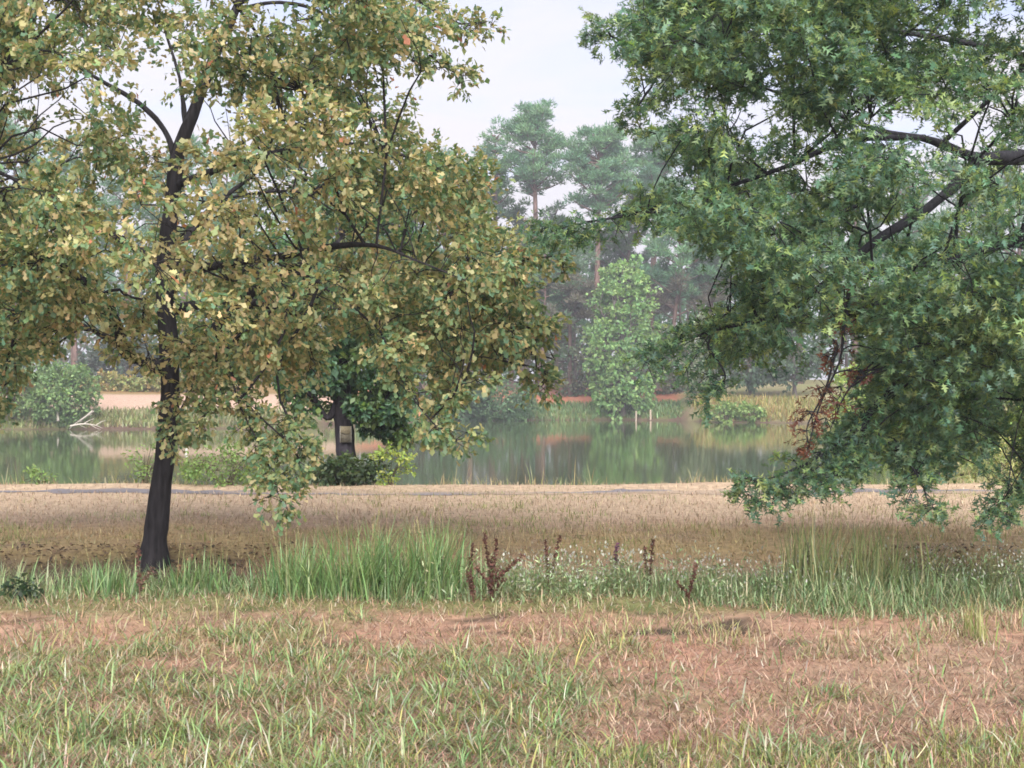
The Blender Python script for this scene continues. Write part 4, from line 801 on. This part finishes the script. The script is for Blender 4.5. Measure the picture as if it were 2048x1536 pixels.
# thin grass on the bank edge
a = Acc(); x = RG.uniform(-9, 9, 5200); y = RG.uniform(23.1, 24.1, 5200); k = fbm(x, 0 * x, .8, 85) + .25 * RG.random(len(x)) > .52; x, y = x[k], y[k]; n = len(x); t = RG.random(n) < .12
blades(a, x, y, np.where(t, RG.uniform(.25, .5, n), RG.uniform(.06, .22, n)), RG.uniform(.005, .011, n), RG.uniform(0, .5, n), RG.uniform(.1, 1.2, n), jitter(np.array([[.34, .30, .15], [.20, .25, .10], [.42, .35, .22]])[RG.integers(0, 3, n)], n, .2, .06, RG), R=RG)
tag(a.build('bank_edge_grass', M_GRASS), 'thin tall grasses fringing the bank edge before the water', 'grass', kind='stuff')
# far bank grass and reeds
a = Acc(); n = 30000; x = RG.uniform(-48, 34, n); d = RG.uniform(0.05, 4.2, n) ** 1.0; y = shore(x) + d; lf = x < -11; k = np.where(lf, d < 2.2, np.where(x > 12.8, True, d < 3.0 + 1.2 * (vnoise(x, 0 * x, .8, 91) - .5))); x, y, d = x[k], y[k], d[k]; n = len(x)
reed = (x > 12.8) & (x < 21); c = np.where(reed[:, None], np.array([[.34, .30, .11], [.38, .28, .13], [.24, .27, .09]])[RG.integers(0, 3, n)], np.array([[.11, .20, .085], [.14, .22, .09], [.18, .22, .10]])[RG.integers(0, 3, n)])
c = np.where((x < -11)[:, None], np.array([[.17, .22, .09], [.25, .25, .12], [.20, .17, .09]])[RG.integers(0, 3, n)], c)
blades(a, x, y, np.where(reed, RG.uniform(.35, .85, n), RG.uniform(.2, .5, n)), RG.uniform(.05, .10, n), RG.uniform(0, .5, n), RG.uniform(0, .9, n), jitter(c, n, .2, .06, RG), R=RG, seg=2)
tag(a.build('far_bank_grass', M_GRASS), 'green and yellow grasses and reeds lining the far waterline', 'grass', kind='stuff')
a = Acc(); n = 9000; y = RG.uniform(26, 92, n); x = rshore(y) + RG.uniform(.2, 3.5, n)
blades(a, x, y, RG.uniform(.3, .8, n), RG.uniform(.012, .03, n) * (1 + y / 40), RG.uniform(0, .5, n), RG.uniform(0, .9, n), jitter(np.array([[.30, .29, .13], [.20, .25, .09], [.36, .32, .18]])[RG.integers(0, 3, n)], n, .2, .06, RG), R=RG, seg=2)
tag(a.build('right_bank_grass', M_GRASS), 'tall pale grass on the right-hand shore of the pond', 'grass', kind='stuff')

# ------------------------------------------------------------------ rust-brown dead dock plants, each a thing
def dock(label, px, py, Y, stems, seed, col=(.085, .042, .032)):
    R = np.random.default_rng(seed); b = P(px, py, Y); b[2] = float(gz(b[0], b[1])) if Y < 13 else b[2]; b[2] -= .01
    root = thing('dead_dock_plant', label, 'plant', b, 'dead brown docks in the ditch strip')
    for (dx_, h, cv) in stems:
        H = (h + max(0.0, 768 + CAMZ / Y * F - py)) / F * Y; D = dx_ / F * Y; p = spline(np.array([b, b + np.array([D * .35 - cv * .03, R.normal(0, .02), H * .45]), b + np.array([D, R.normal(0, .04), H])]), 9)
        a = Acc(); tube(a, p, np.linspace(.0055, .002, 9), col, 5); st = a.build('stem', M_WOOD, root)
        a = Acc(); m = int(260 * H) + 30; t = R.uniform(.38, 1.0, m); i = np.clip((t * 8).astype(int), 0, 7); q = p[i] + (p[i + 1] - p[i]) * (t * 8 - i)[:, None]; q = q + R.normal(0, .0065, (m, 3)) * (1.15 - t * .6)[:, None]
        cards(a, DIAM[0], DIAM[1], q, sph(m, R) + np.array([0, 0, .5]), sph(m, R), R.uniform(.014, .027, m), jitter(np.asarray(col) * 1.1, m, .3, .08, R), np.full(m, 1.3)); a.build('seed_spike', M_DRY, root).parent = st
dock('largest rust-brown dock with many curved seed spikes', 985, 1172, 10.9, [(-16, 108, 0), (8, 98, 0), (40, 48, 2), (26, 20, 1), (-34, 44, -1), (-2, 60, 0), (62, 66, 2), (16, 44, 1)], 701)
dock('small brown dock leaning left, beside the largest dock', 948, 1176, 10.9, [(-14, 36, 0), (-6, 26, 0)], 702)
dock('dark dock spike rising from the grass left of the largest dock', 938, 1140, 11.4, [(8, 52, 0)], 703)
dock('thin dock pair in white-flowered weeds right of the largest dock', 1098, 1148, 11.4, [(-8, 74, 0), (22, 78, 0)], 704)
dock('single purplish spike standing above the white-flowered weeds', 1231, 1120, 12.0, [(2, 62, 0)], 705, (.10, .045, .075))
dock('short black-brown dock near the middle of the weed belt', 1298, 1130, 11.6, [(-10, 42, 0), (8, 54, 0)], 706)
dock('leaning dark dock at the lower edge of the weed belt', 1376, 1195, 10.8, [(-26, 40, -1), (14, 72, 0)], 707)
dock('tall pale-brown dock just right of the leaning oak trunk', 350, 1140, 12.4, [(4, 82, 0), (34, 104, 1), (18, 70, 0)], 708, (.20, .11, .075))
dock('dark dead dock in the shade right of the leaning oak foot', 470, 1130, 12.6, [(-12, 40, 0), (14, 52, 0), (30, 44, 1), (-28, 34, 0)], 709, (.10, .06, .05))
dock('thin dark dock in front of the leaning oak foot', 280, 1200, 11.0, [(-2, 116, 0), (26, 70, 1)], 710, (.10, .06, .045))
dock('small dark dock in the tall clump at the right', 1618, 1160, 11.2, [(-6, 76, 0)], 711, (.07, .045, .045))

# ------------------------------------------------------------------ haze: one closed box of even air round everything
ha = Acc(); box(ha, (0, 280, 14.0), (820, 680, 36.0), (.8, .8, .9))
hm = bpy.data.materials.new('haze'); hm.use_nodes = True; hn = hm.node_tree; hn.nodes.clear()
ho = hn.nodes.new('ShaderNodeOutputMaterial'); hv = hn.nodes.new('ShaderNodeVolumePrincipled'); hv.inputs['Color'].default_value = (.88, .90, 1.0, 1); hv.inputs['Density'].default_value = 0.0015; hv.inputs['Anisotropy'].default_value = 0.3
hn.links.new(hv.outputs[0], ho.inputs['Volume'])
tag(ha.build('haze', hm), 'thin bluish haze lying over the pond and far shore', 'haze', kind='stuff')
